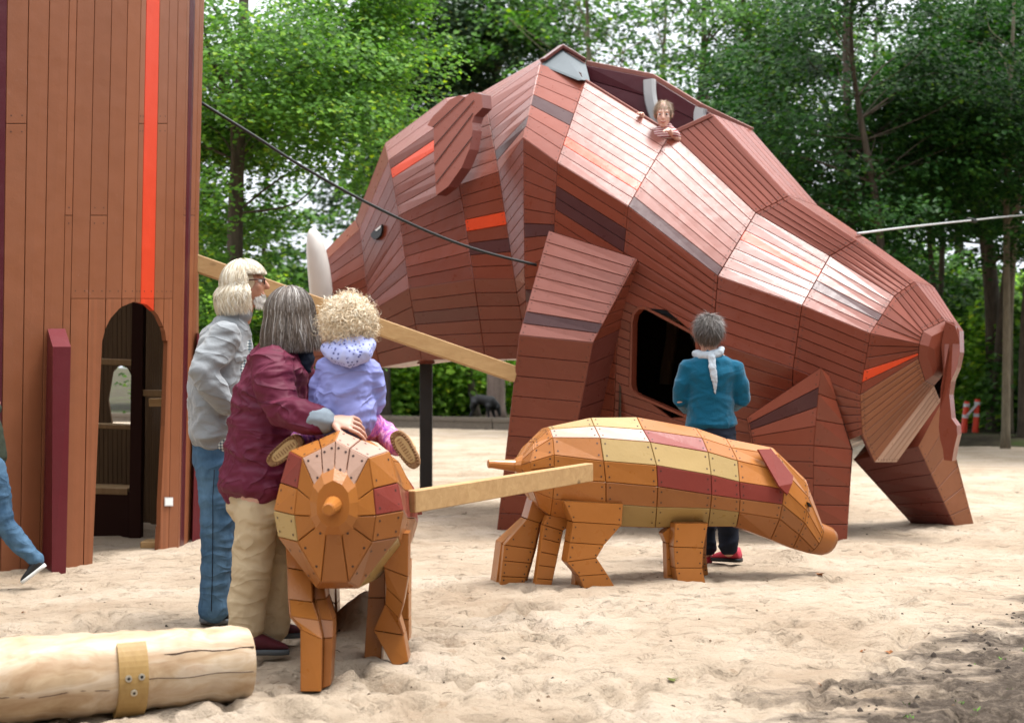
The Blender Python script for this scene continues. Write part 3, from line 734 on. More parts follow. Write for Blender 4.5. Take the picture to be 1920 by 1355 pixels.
n1 = noise(nt, 1.1, 6, .62, tc); c = ramp(nt, n1, [(.3, (.40, .30, .21)), (.5, (.51, .405, .30)), (.7, (.60, .495, .39))])
n2 = noise(nt, 10, 7, .74, tc, dist=.4); d = ramp(nt, n2, [(0, (0, 0, 0)), (.58, (0, 0, 0)), (.68, (.7, .7, .7))]); c = mix(nt, d, c, (.36, .25, .16))  # brown flecks painted into the sand colour for the shade in dents
n2b = noise(nt, 45, 4, .7, tc); d = ramp(nt, n2b, [(0, (0, 0, 0)), (.60, (0, 0, 0)), (.68, (.6, .6, .6))]); c = mix(nt, d, c, (.25, .17, .11))  # finer, darker flecks painted for the same dent shade
# soil spreading in from the right, ragged edge
sx = N_(nt, 'SeparateXYZ'); nt.links.new(tc, sx.inputs[0])
# edge line from (.75,4.9) to (2.55,7.4): signed distance
e = mth(nt, 'SUBTRACT', mth(nt, 'MULTIPLY', mth(nt, 'SUBTRACT', sx.outputs[0], .62), .812), mth(nt, 'MULTIPLY', mth(nt, 'SUBTRACT', sx.outputs[1], 4.95), .584))
rg = noise(nt, 2.2, 6, .68, tc, (1.0, 1.6, 1)); e = mth(nt, 'ADD', e, mth(nt, 'MULTIPLY', mth(nt, 'SUBTRACT', rg, .5), 2.6))
ym = mth(nt, 'LESS_THAN', sx.outputs[1], 9.0)
so = mth(nt, 'MULTIPLY', ramp(nt, e, [(0, (0, 0, 0)), (.02, (0, 0, 0)), (.5, (1, 1, 1))]), ym)
sn_ = noise(nt, 26, 6, .75, tc); sc_ = ramp(nt, sn_, [(.30, (.022, .016, .012)), (.5, (.075, .056, .043)), (.70, (.21, .165, .125))])
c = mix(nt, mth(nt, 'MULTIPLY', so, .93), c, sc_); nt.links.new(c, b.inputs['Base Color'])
pit = ramp(nt, noise(nt, 7.5, 4, .55, tc, (1, 1.5, 1), .8), [(0, (0, 0, 0)), (.31, (.1, .1, .1)), (.38, (.9, .9, .9)), (.42, (1, 1, 1)), (.47, (.85, .85, .85)), (1, (.85, .85, .85))])
pb = bump(nt, b, pit, 1.0, .035)
pb = bump(nt, b, noise(nt, 30, 9, .74, tc), 1.0, .03, pb); pb = bump(nt, b, noise(nt, 130, 3, .7, tc), .5, .006, pb)
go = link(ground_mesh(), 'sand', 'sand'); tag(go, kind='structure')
# far ground sheet reaching the horizon
m, nt, b = base_mat('forest_floor', .95, .1)
c = ramp(nt, noise(nt, 1.3, 7, .7), [(.3, (.022, .018, .013)), (.5, (.06, .05, .032)), (.66, (.05, .075, .02))]); nt.links.new(c, b.inputs['Base Color']); bump(nt, b, noise(nt, 6, 6, .7), .8, .08)
LN = [(-60, 40), (-14, 37), (-4, 34.5), (-.2, 32), (4, 28.3), (8, 24.6), (14, 22), (60, 10)]
mb = MB(); rows = [(0, -.12), (.25, .03), (.8, .10), (3, .14), (20, .3), (60, 1.0), (400, 3), (1200, 5)]
vv = []; 
lx = np.linspace(-60, 60, 240); ly = np.interp(lx, [a for a, _ in LN], [b_ for _, b_ in LN])
for (dy, z) in rows:
    for x, y in zip(lx, ly):
        k = 1+dy/60.0; nz = float(fbm(np.array([x*.8, dy*1.3+y*.2, 0]), 3, 4)-.45)*.15*(1 if dy > .1 else 0); vv.append((x*k, y+dy+(0 if dy > .1 else -.3), z+nz))
ff = [(r*240+i, r*240+i+1, (r+1)*240+i+1, (r+1)*240+i) for r in range(len(rows)-1) for i in range(239)]
mb.add(vv, ff, 'forest_floor'); tag(mb.build('forest_floor', smooth=True), kind='structure')
mb = MB(); s = 900; z = -.35
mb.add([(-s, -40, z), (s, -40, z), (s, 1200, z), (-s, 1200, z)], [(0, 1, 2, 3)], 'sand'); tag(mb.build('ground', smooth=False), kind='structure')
# ------------------------------------------------------------------ timber kerb
mb = MB(); pk = [(-14, 36.9), (-8.6, 35.6), (-4.2, 34.45), (-.4, 32.05), (3.0, 29.1)]
for (x0, y0), (x1, y1) in zip(pk, pk[1:]):
    d = Vector((x1-x0, y1-y0, 0)).normalized()*.02
    bar(mb, Vector((x0, y0, .02))+d, Vector((x1, y1, .02))-d, .14, .26, 'kerb_wood'); bar(mb, Vector((x0, y0, .19))+d, Vector((x1, y1, .19))-d, .20, .09, 'kerb_wood')
tag(mb.build('timber_kerb'), 'dark weathered timber kerb along the far edge of the sand', 'kerb')

# ------------------------------------------------------------------ tower
tower = thing('play_tower', 'tall round play tower of brown vertical boards with a red stripe and an arched doorway', 'play tower', (-3.6, 10.3, 0))
X0 = [-420, -160, 14, 145, 265, 351, 383]; XB = [-430, -175, 0, 122, 244, 333, 357]; YB = [1099, 1090, 1076, 1062, 1046, 1029, 1017]
def tcol(x0, y=None):
    xb = float(np.interp(x0, X0, XB)); yb = float(np.interp(x0, X0, YB)); Y = FPX*HC/(yb-YH)
    if y is None: p = P(xb, yb, Y); p.z = -.15; return p
    t = (y-0)/(yb-0); return P(x0+(xb-x0)*t, y, Y)
arch = [(170,1130),(178,960),(184,800),(187,700),(189,655),(194,625),(206,598),(226,576),(252,565),(276,571),(296,590),(309,618),(314,655),(311,760),(305,880),(299,1000),(293,1130)]
def poly_hole(poly):
    def h(a, b_):
        (x0, y0), (x1, y1) = proj(a), proj(b_); us = []; n = len(poly)
        for i in range(n):
            (ax, ay), (bx, by) = poly[i], poly[(i+1) % n]; dx, dy = x1-x0, y1-y0; ex, ey = bx-ax, by-ay; den = dx*ey-dy*ex
            if abs(den) < 1e-9: continue
            u = ((ax-x0)*ey-(ay-y0)*ex)/den; t = ((ax-x0)*dy-(ay-y0)*dx)/den
            if 0 <= t <= 1 and -.6 <= u <= 1.2: us.append(u)
        if len(us) < 2: return None
        lo, hi = max(0, min(us)), min(1, max(us)); return (lo, hi) if hi > lo else None
    return h
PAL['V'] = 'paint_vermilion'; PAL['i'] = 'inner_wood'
tc_ = Vector((-3.9, 10.3, 1.5))
strips = [(-420,-375,'b'),(-375,-330,'b'),(-330,-287,'b'),(-287,-245,'b'),(-245,-202,'b'),(-202,-160,'b'),(-160,-115,'b'),(-115,-70,'b'),(-70,-25,'b'),(-25,14,'w'),(14,54,'b'),(54,93,'b'),(93,130,'b'),(130,145,'b'),(145,178,'b'),(178,210,'b'),(210,240,'b'),(240,265,'b'),(265,275,'b'),(275,300,'V'),(300,318,'b'),(318,334,'b'),(334,351,'b'),(351,356,'b'),(356,366,'w'),(366,375,'b'),(375,383,'b')]
wl = MB(); wv = MB()
for k, (a, b_, c) in enumerate(strips):
    mbx = wv if c == 'V' else wl
    ysp = 404 if k % 2 else 232
    # narrow sub-strips where the arch curves, so that the cut is round
    ns = 4 if 170 < a < 318 else 1
    for (lo, hi) in (((None, ysp), (ysp, -520)) if k % 5 in (0, 3) else ((None, -520),)):
        A, B, C, D = tcol(a, lo), tcol(a, hi), tcol(b_, hi), tcol(b_, lo)
        if lo is None and 165 < b_ and a < 320:
            # body of the plank above the arch in one piece, lower part in slivers
            ymid = 560
            A1, D1 = tcol(a, ymid), tcol(b_, ymid)
            facet(mbx, A1, B, C, D1, c, tc_, g=.004, dep=.02, sr=.005, pad=.05)
            for j in range(6):
                s0, s1 = j/6, (j+1)/6
                a_, d_ = A.lerp(D, s0), A.lerp(D, s1); b1, c1 = A1.lerp(D1, s0), A1.lerp(D1, s1)
                nrm = (b1-a_).cross(d_-a_).normalized()
                if nrm.dot((a_+c1)/2-tc_) < 0: nrm = -nrm
                h0, h1 = poly_hole(arch)(a_, b1), poly_hole(arch)(d_, c1)
                pcs = []
                if not h0 and not h1: pcs = [(0, 1, 0, 1)]
                else:
                    h0 = h0 or (h1[1]*.999, h1[1]) if h0 is None else h0; h1 = h1 or (h0[1]*.999, h0[1])
                    if h0[0] > .02 and h1[0] > .02: pcs.append((0, h0[0], 0, h1[0]))
                    pcs.append((h0[1], 1, h1[1], 1))
                gl = nrm*.0; e0 = .004/max((d_-a_).length, .001)
                for (u0, u1, w0_, w1_) in pcs:
                    q = [a_.lerp(b1, u0), a_.lerp(b1, u1), d_.lerp(c1, w1_), d_.lerp(c1, w0_)]
                    if j == 0: q[0] = q[0].lerp(q[3], min(.4, e0)); q[1] = q[1].lerp(q[2], min(.4, e0))
                    if j == 5: q[3] = q[3].lerp(q[0], min(.4, e0)); q[2] = q[2].lerp(q[1], min(.4, e0))
                    qi = [p-nrm*.035 for p in q]
                    mbx.add(q+qi, [(0, 1, 2, 3), (7, 6, 5, 4), (0, 3, 7, 4), (1, 2, 6, 5), (0, 1, 5, 4), (3, 2, 6, 7)], PAL[c])
        else:
            facet(mbx, A, B, C, D, c, tc_, g=.004, dep=.02, sr=.005, pad=.05)
# back of the tower
bk = [(-2.345, 10.37), (-2.50, 11.35), (-3.05, 12.05), (-4.0, 12.4), (-5.1, 12.1), (-5.7, 11.0), (-5.6, 9.6), (tcol(-420).x, tcol(-420).y)]
wn = [(204,800),(204,730),(207,705),(215,690),(228,684),(241,689),(250,704),(253,725),(253,800)]
inn_ = MB()
for i in range(len(bk)-1):
    (x0, y0), (x1, y1) = bk[i], bk[i+1]; n = max(2, round(math.hypot(x1-x0, y1-y0)/(.045 if 1 <= i <= 3 else .13)))
    a0, a1, b0, b1 = Vector((x0, y0, -.15)), Vector((x0, y0, 5.6)), Vector((x1, y1, -.15)), Vector((x1, y1, 5.6))
    hole = poly_hole(wn) if 1 <= i <= 3 else None
    facet(wl, a0, a1, b1, b0, 'b'*n, tc_, g=.004, dep=.02, sr=0, hole=hole)
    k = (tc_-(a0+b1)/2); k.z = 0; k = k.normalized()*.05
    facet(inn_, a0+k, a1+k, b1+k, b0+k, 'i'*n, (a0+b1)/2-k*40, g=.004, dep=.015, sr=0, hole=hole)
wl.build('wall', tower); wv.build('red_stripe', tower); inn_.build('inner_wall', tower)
rf = MB(); top = [tcol(x, -520) for x in (-420, -160, 14, 145, 265, 351, 383)]+[Vector((x, y, 5.6)) for x, y in bk[1:-1]]
rf.add([Vector((p.x, p.y, 5.58)) for p in top], [tuple(range(len(top)))], 'inner_wood'); 
it = MB()
def ibar(x0, y0, x1, y1, Y, w, h, mat='raw_wood_up'): bar(it, P(x0, y0, Y), P(x1, y1, Y), w, h, mat, up=(0, 0, 1) if abs(x1-x0) > abs(y1-y0) else (0, 1, 0), bev=.004)
ibar(262, 500, 255, 1010, 10.9, .09, .09, 'groove'); ibar(150, 796, 256, 800, 11.3, .22, .035); ibar(150, 676, 256, 680, 11.5, .08, .05); ibar(262, 736, 320, 738, 10.9, .06, .05)
ibar(150, 915, 250, 918, 11.1, .35, .05); ibar(282, 754, 306, 754, 10.35, .1, .06, 'raw_wood'); ibar(262, 500, 262, 700, 11.3, .02, .02)
ibar(150, 962, 252, 966, 10.95, .04, .36, 'groove')  # near-black panel added to darken the lower half of the interior
it.build('shelf', tower)
bl = MB(); q = P(283, 1028, 9.95); box(bl, (q.x, q.y, .03), (.11, .16, .07), 'raw_wood', None, .006); bl.build('door_sill', tower)
pl = MB(); a = tcol(330, 940); n = (tcol(345, 940)-tcol(315, 940)).normalized(); nn = Vector((n.y, -n.x, 0)); nn = nn if nn.dot(a-tc_) > 0 else -nn; a = P(322, 940, a.y)+nn*.0
for (w, h, mt, o) in ((.10, .062, 'steel', .012), (.085, .048, 'white', .0135)):
    u = n*w/2; z = Vector((0, 0, h/2)); c0 = tcol(331, 940)+nn*o
    pl.add([c0-u-z, c0+u-z, c0+u+z, c0-u+z], [(0, 1, 2, 3)], mt)
pl.build('name_plate', tower)
def post(label, B, T, name='timber_post'):
    p = MB(); p.add(B+T, [(0, 1, 5, 4), (1, 2, 6, 5), (2, 3, 7, 6), (3, 0, 4, 7)], 'paint_wine2'); p.add(T, [(0, 1, 2, 3)], 'paint_wine2'); return tag(p.build(name), label, 'post')
paint('paint_wine2', (.115, .010, .016), rough=.34)
def pz(x, y, Y, z): q = P(x, y, Y); q.z = z; return q
B = [pz(77,1060,8.95,-.1), pz(97,1066,8.72,-.1), pz(123,1064,8.76,-.1), pz(105,1060,9.0,-.1)]; T = [P(89,616,8.95), P(99,650,8.72), P(133,650,8.76), P(122,616,9.0)]
post('burgundy square post with a slanted top left of the arched tower doorway', B, T)
B = [pz(352,1015,10.45,-.1), pz(360,1015,10.25,-.1), pz(386,1015,10.3,-.1), pz(380,1015,10.5,-.1)]; T = [P(366,624,10.45), P(370,624,10.25), P(390,640,10.3), P(386,640,10.5)]
post('burgundy square post at the right edge of the tower behind the man in grey', B, T)

# ------------------------------------------------------------------ log
lg = thing('log_beam', 'thick debarked pale log lying on the sand with a bolted wooden collar', 'log', ((LOGA.x+LOGB.x)/2, (LOGA.y+LOGB.y)/2, 0))
m, nt, b = base_mat('log_wood', .5, .35); tcx = N_(nt, 'TexCoord').outputs['Object']
mp = N_(nt, 'Mapping'); mp.inputs['Rotation'].default_value = (0, 0, -math.atan2(LOGB.y-LOGA.y, LOGB.x-LOGA.x)); nt.links.new(tcx, mp.inputs[0]); al = mp.outputs[0]
g1 = noise(nt, 3.2, 6, .62, al, (1, 3.6, 3.6), 1.2); c = ramp(nt, g1, [(.28, (.30, .185, .095)), (.46, (.44, .32, .20)), (.62, (.54, .44, .33)), (.8, (.40, .26, .15))])
wv_ = N_(nt, 'TexWave', wave_type='RINGS'); wv_.inputs['Scale'].default_value = 1.6; wv_.inputs['Distortion'].default_value = 9; wv_.inputs['Detail'].default_value = 3; wv_.inputs['Detail Scale'].default_value = 1.4
mp2 = N_(nt, 'Mapping'); mp2.inputs['Scale'].default_value = (1, 3, 3); nt.links.new(al, mp2.inputs[0]); nt.links.new(mp2.outputs[0], wv_.inputs['Vector'])
c = mix(nt, mth(nt, 'MULTIPLY', wv_.outputs['Fac'], .34), c, (.27, .155, .085))
ck = noise(nt, 2.0, 5, .6, al, (.6, 14, 14), .3); c = mix(nt, ramp(nt, ck, [(0, (1, 1, 1)), (.285, (.9, .9, .9)), (.31, (0, 0, 0))]), c, (.10, .055, .03))
nt.links.new(c, b.inputs['Base Color']); bump(nt, b, g1, .25, .01)
ax = (LOGB-LOGA); NL = 60; pts = [LOGA+ax*(i/NL) for i in range(NL+1)]
rad = [.157-.019*(i/NL)+.003*math.sin(i*.7)+.002*math.sin(i*1.9) for i in range(NL+1)]
axn = ax.normalized(); up_ = Vector((0, 0, 1)); sd_ = axn.cross(up_).normalized(); up_ = sd_.cross(axn)
lm = MB(); vv = []; nS = 40
ends = [(0, .0), (0, .9)]+[(i, 1.0) for i in range(NL)]+[(NL, .965)]
for i in range(NL+1):
    for j in range(nS):
        a = 2*math.pi*j/nS; r_ = rad[i]*(1+.012*math.sin(3*a+i*.1)); r_ *= (.95 if i in (0, NL) else 1); vv.append(pts[i]+sd_*math.cos(a)*r_+up_*math.sin(a)*r_)
fs = [(i*nS+j, i*nS+(j+1) % nS, (i+1)*nS+(j+1) % nS, (i+1)*nS+j) for i in range(NL) for j in range(nS)]
lm.add(vv, fs, 'log_wood'); lm.add(vv[-nS:], [tuple(range(nS))], 'log_wood'); lm.add(vv[:nS], [tuple(range(nS-1, -1, -1))], 'log_wood'); lm.build('trunk', lg, True)
ckm = MB()   # drying crack
cp = []
for i in range(34, NL+1):
    a = R(118+1.2*math.sin(i*.8)); 
    cp.append(pts[i]-sd_*0+up_*math.sin(a)*(rad[i]*1.001)+(-sd_*math.cos(a)*-1)*(rad[i]*1.001))
def lang(i, ang): a = R(ang); return pts[i]+(sd_*math.cos(a)+up_*math.sin(a))*rad[i]*1.0
fr = 1 if sd_.y < 0 else -1
def lpt(t, ang, off=0.0):
    i = t*NL; r_ = float(np.interp(i, range(NL+1), rad)); c0 = LOGA+ax*t; a = R(ang); return c0+(sd_*fr*math.cos(a)+up_*math.sin(a))*(r_+off)
tube(ckm, [lpt(t, 33+1.5*math.sin(t*40), +.0008) for t in np.linspace(.72, .995, 14)], [.0006]+[.0022]*12+[.0028], 'groove', 5)
tube(ckm, [lpt(t, -3+1.5*math.sin(t*30), +.0008) for t in np.linspace(.66, .99, 10)], .0013, 'groove', 5)
tube(ckm, [lpt(t, -12+2*math.sin(t*30), +.0008) for t in np.linspace(.2, .56, 10)], .0012, 'groove', 5)
ckm.build('crack', lg)
st = MB(); t0, t1 = (200+190)/653-.012, (255+190)/653-.012
vv = []; na = 18
for off in (.012, -.02):
    for k in range(na+1):
        ang = 52-k*(52+75)/na
        for t in (t0, t1): vv.append(lpt(t, ang, off if off < 0 else off+(.012*max(0, (10-ang)/85) if ang < 10 else 0)))
fs = []; h = 2*(na+1)
for k in range(na):
    fs += [(2*k, 2*k+1, 2*k+3, 2*k+2), (2*k, 2*k+2, h+2*k+2, h+2*k), (2*k+1, h+2*k+1, h+2*k+3, 2*k+3)]
fs += [(0, h, h+1, 1), (2*na, 2*na+1, h+2*na+1, h+2*na)]
wood('collar_wood', (.40, .26, .095), (.29, .17, .06), 'Z', .5, 1, False)
st.add(vv, fs, 'collar_wood'); st.build('collar', lg)
for (fx, ang) in ((.3, 2), (.75, 3), (.5, -17)):
    bo = MB(); c0 = lpt(t0+(t1-t0)*fx, ang, .013); nrm = (c0-lpt(t0+(t1-t0)*fx, ang, -.1)).normalized()
    tube(bo, [c0-nrm*.004, c0+nrm*.004], [.0125, .0118], 'bolt', 14); tube(bo, [c0+nrm*.0042, c0+nrm*.0046], .006, 'black', 6); bo.build('bolt', lg)

# ------------------------------------------------------------------ small things lying about
mb = MB(); rr = random.Random(5)
def leaf_shape(mb, c, r, mat, rr):
    q = Quaternion((rr.uniform(-.5, .5), rr.uniform(-.5, .5), 1), rr.uniform(0, 6.3)) @ Quaternion((1, 0, 0), rr.uniform(-.4, .4)); n = 10; pts = []
    for k in range(n):
        a = 2*math.pi*k/n; rad_ = r*(1 if k % 2 == 0 else .55)*(1.2 if k == 0 else 1); pts.append(c+q @ Vector((rad_*math.cos(a), rad_*math.sin(a)*.8, r*.25*math.cos(2*a))))
    mb.add([c+Vector((0, 0, r*.1))]+pts, [(0, 1+k, 1+(k+1) % n) for k in range(n)], mat)
for nm, c in (('leaf_dry', (.28, .12, .05)), ('leaf_olive', (.10, .11, .03)), ('clod', (.035, .026, .02)), ('twig', (.12, .08, .05)), ('grass', (.10, .24, .03))):
    m, nt, b = base_mat(nm, .8, .2); hsn = N_(nt, 'HueSaturation'); geo = N_(nt, 'NewGeometry'); v_ = mth(nt, 'MULTIPLY_ADD', geo.outputs['Random Per Island'], .9); nt.nodes[-1].inputs[2].default_value = .55
    nt.links.new(v_, hsn.inputs['Value']); hsn.inputs['Color'].default_value = (*c, 1); nt.links.new(hsn.outputs[0], b.inputs['Base Color'])
gm_v = None
deps = bpy.context.evaluated_depsgraph_get()
from mathutils.bvhtree import BVHTree
gbvh = BVHTree.FromObject(go, deps)
def gz(x, y):
    h = gbvh.ray_cast(Vector((x, y, 2)), Vector((0, 0, -1)), 5)
    return h[0].z if h[0] else 0
def gpt(px, py):
    o = Vector((0, 0, HC)); d = Vector(((px-960)/FPX, 1, -(py-YH)/FPX)).normalized(); h = gbvh.ray_cast(o, d, 100)
    return h[0] if h[0] else G(px, py, 0)
for (px, py, r, mt, lab) in ((1618,1222,.020,'leaf_dry','curled brown dry leaf on the pale sand left of the dark soil'), (1260,1276,.026,'leaf_olive','crumpled olive leaf lying alone on the bright sand at the bottom'), (1537,1078,.03,'leaf_dry','brown leaf by the sand mound beneath the side view piglet snout'), (1667,1224,.02,'leaf_dry','rust coloured leaf beside a small stone at the soil edge'), (44,1150,.016,'leaf_dry','small brown leaf on the sand above the pale log'), (1538,1286,.012,'leaf_dry','tiny red brown leaf on the sand near the bottom')):
    mb = MB(); p = gpt(px, py)+Vector((0, 0, .008)); leaf_shape(mb, p, r, mt, rr); tag(mb.build('fallen_leaf'), lab, 'leaf', 'fallen leaves on the sand')
mb = MB()
for k in range(420):   # crumbs of soil and bark
    if k < 170:
        t = rr.random(); ex = .95+1.75*t; eyy = 4.95+2.5*t; off = abs(rr.gauss(0, .5))-.12; x, y = ex+off*.85, eyy-off*.5
    else: y = 4.8*math.exp(rr.random()*1.0); x = rr.uniform(-.36, .36)*y
    if y < 4.3: continue
    s = rr.uniform(.004, .012)*(1 if k > 170 else rr.choice((.6, .8, 1, 2.0))); z = gz(x, y)
    n = 6; pts = [Vector((x+s*rr.uniform(.6, 1.2)*math.cos(i*1.047), y+s*rr.uniform(.6, 1.2)*math.sin(i*1.047), z-.002)) for i in range(n)]; tp_ = Vector((x, y, z+s*rr.uniform(.4, .9)))
    mid = [p.lerp(tp_, .45)+Vector((0, 0, s*.15)) for p in pts]
    mb.add(pts+mid+[tp_], [(i, (i+1) % n, n+(i+1) % n, n+i) for i in range(n)]+[(n+i, n+(i+1) % n, 2*n) for i in range(n)], 'clod' if k < 170 or k % 3 == 0 else 'twig')
for k in range(70):
    y = 4.8*math.exp(rr.random()*.8); x = rr.uniform(-.2, .36)*y; a = rr.uniform(0, 3.1); L = rr.uniform(.02, .08); z = gz(x, y)+.003
    tube(mb, [Vector((x, y, z)), Vector((x+L*.5*math.cos(a), y+L*.5*math.sin(a), z+.004)), Vector((x+L*math.cos(a+.2), y+L*math.sin(a+.2), z))], .0012, 'twig', 4)
tag(mb.build('soil_crumbs'), 'dark crumbs of soil, bark and twigs scattered on the sand and soil edge', 'litter', kind='stuff')
mb = MB()
for k in range(46):
    t = rr.random(); off = rr.uniform(.05, 1.3); x, y = 1.0+1.7*t+off*.8, 4.95+2.5*t-off*.5
    if y < 4.3: continue
    z = gz(x, y)
    for j in range(rr.randint(3, 7)):
        a = rr.uniform(0, 6.3); L = rr.uniform(.008, .022); w = .003; d = Vector((math.cos(a), math.sin(a), rr.uniform(.5, 1.5))).normalized()*L; s_ = Vector((-math.sin(a), math.cos(a), 0))*w; p = Vector((x+rr.uniform(-.02, .02), y+rr.uniform(-.02, .02), z))
        mb.add([p-s_*.4, p+d*.6-s_, p+d, p+d*.6+s_, p+s_*.4], [(0, 1, 2, 3, 4)], 'grass')
tag(mb.build('seedlings'), 'tiny green seedlings sprouting in the dark soil', 'seedlings', kind='stuff')
# ------------------------------------------------------------------ trees
def leafmat(name, col, tr=.35, spec=.12):
    m, nt, b = base_mat(name, .45, spec); geo = N_(nt, 'NewGeometry'); hsn = N_(nt, 'HueSaturation'); rnd = geo.outputs['Random Per Island']
    v_ = mth(nt, 'MULTIPLY_ADD', rnd, .8); nt.nodes[-1].inputs[2].default_value = .6; nt.links.new(v_, hsn.inputs['Value'])
    c = ramp(nt, rnd, [(0, tuple(x*.75 for x in col)), (.6, col), (.93, (col[0]*1.5, col[1]*1.25, col[2])), (1, (col[0]*2.6, col[1]*1.5, col[2]*.8))])
    nt.links.new(c, hsn.inputs['Color']); nt.links.new(hsn.outputs[0], b.inputs['Base Color'])
    t = N_(nt, 'BsdfTranslucent'); h2 = N_(nt, 'HueSaturation'); h2.inputs['Saturation'].default_value = 1.1; h2.inputs['Value'].default_value = 1.5; nt.links.new(hsn.outputs[0], h2.inputs['Color']); nt.links.new(h2.outputs[0], t.inputs[0])
    ms = N_(nt, 'MixShader'); ms.inputs[0].default_value = tr; nt.links.new(b.outputs[0], ms.inputs[1]); nt.links.new(t.outputs[0], ms.inputs[2])
    nt.links.new(ms.outputs[0], nt.nodes['Material Output'].inputs[0])
leafmat('leaf_bright', (.095, .215, .038), .42); leafmat('leaf_lime', (.20, .38, .06), .5); leafmat('leaf_mid', (.055, .14, .025), .35); leafmat('leaf_dark', (.024, .075, .016), .30); leafmat('leaf_grey', (.05, .095, .045), .3)
def barkmat(name, c1, c2):
    m, nt, b = base_mat(name, .9, .2); n = noise(nt, 5, 6, .7, None, (3, 3, .7)); nt.links.new(ramp(nt, n, [(.3, c1), (.65, c2)]), b.inputs['Base Color']); bump(nt, b, n, .7, .03)
barkmat('bark', (.035, .028, .022), (.10, .08, .06)); barkmat('bark_pink', (.14, .10, .085), (.24, .18, .15)); barkmat('bark_pale', (.10, .085, .06), (.20, .17, .12))
def leaves_np(centers, normals, size, rr):
    n = len(centers); a = rr.random(n)*2*np.pi
    nz = normals/np.linalg.norm(normals, axis=1, keepdims=True)
    ref = np.tile([0.0, 0, 1], (n, 1)); ref[np.abs(nz[:, 2]) > .9] = [1, 0, 0]
    u = np.cross(nz, ref); u /= np.linalg.norm(u, axis=1, keepdims=True); w = np.cross(nz, u)
    d = u*np.cos(a)[:, None]+w*np.sin(a)[:, None]; s = np.cross(nz, d); L = size*(.7+.6*rr.random(n))[:, None]
    v = np.stack([centers-d*L*.5, centers-d*L*.05+s*L*.42+nz*L*.10, centers+d*L*.55-nz*L*.06, centers-d*L*.05-s*L*.42+nz*L*.10], 1).reshape(-1, 3)
    i = np.arange(n)*4; f = np.concatenate([np.stack([i, i+1, i+2], 1), np.stack([i, i+2, i+3], 1)]); return v, f
def crown_mesh(seed, rx, ry, z0, z1, ncl, per, leaf=.13, spray=.55, gap=.45, layered=True, hollow=.0):
    rr = np.random.default_rng(seed); cc = []
    while len(cc) < ncl:
        q = rr.uniform(-1, 1, (ncl*3, 3)); r2 = (q**2).sum(1); q = q[(r2 < 1) & (r2 > hollow)]
        p = q*np.array([rx, ry, (z1-z0)/2])+np.array([0, 0, (z0+z1)/2]); nn = fbm(p*.55+seed*7.1, 3, seed)
        p = p[nn > gap]; cc += list(p)
        if len(q) and len(p) == 0: gap -= .05
    cc = np.array(cc[:ncl]); n = ncl*per; ci = np.repeat(np.arange(ncl), per); c = cc[ci]
    out = np.stack([cc[:, 0]/rx, cc[:, 1]/ry, np.zeros(ncl)], 1)[ci]
    r_ = np.sqrt(rr.random(n))*spray*(.6+.8*rr.random(ncl))[ci]; a = rr.random(n)*2*np.pi
    off = np.stack([r_*np.cos(a), r_*np.sin(a), rr.normal(0, .09 if layered else .28, n)-r_*.35], 1)
    off += out*r_[:, None]*.5
    nr = np.stack([rr.normal(0, .45, n), rr.normal(0, .45, n), np.ones(n)], 1)+out*.4
    nr[:, 1] -= .25
    return leaves_np(c+off, nr, leaf, rr), cc
def tree(name, label, x, y, mats, z0=2, z1=11, rx=2.6, ry=2.4, ncl=420, per=55, leaf=.13, tr=.16, lean=(0, 0), seed=1, gap=.45, bark='bark', cat='tree', cx=0, cy=0, curve=.25, spray=.55, base=.25, group='trees behind the sand pit', limbs=9, forks=None, hollow=0.0, layered=True):
    t = thing(name, label, cat, (x, y, base), 0, group); rr = random.Random(seed)
    (v, f), cc = crown_mesh(seed, rx, ry, z0, z1, ncl, per, leaf, spray, gap, layered, hollow); v = v+np.array([cx+lean[0]*.6, cy+lean[1]*.6, 0])
    me = np_mesh('crown', v, f, False); link(me, 'crown', mats, t)
    tk = MB(); H = z1*.96
    pts = [Vector((lean[0]*(k/8)+curve*math.sin(k*.9+seed)*.5*(k/8 if k else 0), lean[1]*(k/8), -.3 if k == 0 else H*k/8)) for k in range(9)]
    pts = catmull(pts, 3); rad = [tr*(1.25 if i == 0 else 1)*(1-.78*i/len(pts)) for i in range(len(pts))]
    tube(tk, pts, rad, bark, 10)
    off = Vector((cx+lean[0]*.6, cy+lean[1]*.6, 0)); idx = [rr.randrange(len(cc)) for _ in range(limbs*4)]
    for k, i in enumerate(idx):
        e = Vector(cc[i])+off; j = min(len(pts)-2, max(3, int(len(pts)*min(.9, max(.15, (e.z-.25*(e-pts[8]).length)/H))))); s = pts[j]
        mid = (s+e)/2+Vector((rr.uniform(-.3, .3), rr.uniform(-.3, .3), rr.uniform(-.2, .35))); q = catmull([s, mid, e], 4); r0 = rad[j]*(.5 if k < limbs else .2)
        tube(tk, q, [max(.006, r0*(1-.85*a/len(q))) for a in range(len(q))], bark, 5, cap=False)
    tk.build('trunk', t, True, False)
    return t
def at(px, Y): return (px-960)/FPX*Y
T = tree
T('broadleaf_tree', 'bright yellow green maple with layered sprays of leaves right of the brown tower', at(445, 19), 19, 'leaf_bright', z0=.7, z1=8.8, rx=2.3, ry=2.2, ncl=470, per=170, leaf=.072, tr=.14, seed=3, gap=.46, cx=.15, base=0.2, spray=.6)
T('broadleaf_tree', 'tall dark trunked tree wrapped in grey green ivy behind the boar head', at(706, 35), 35, 'leaf_grey', z0=5.6, z1=12, rx=3.4, ry=2.2, ncl=300, per=80, leaf=.13, tr=.36, seed=5, gap=.48, cx=2.2, curve=.1, lean=(.15, 0))
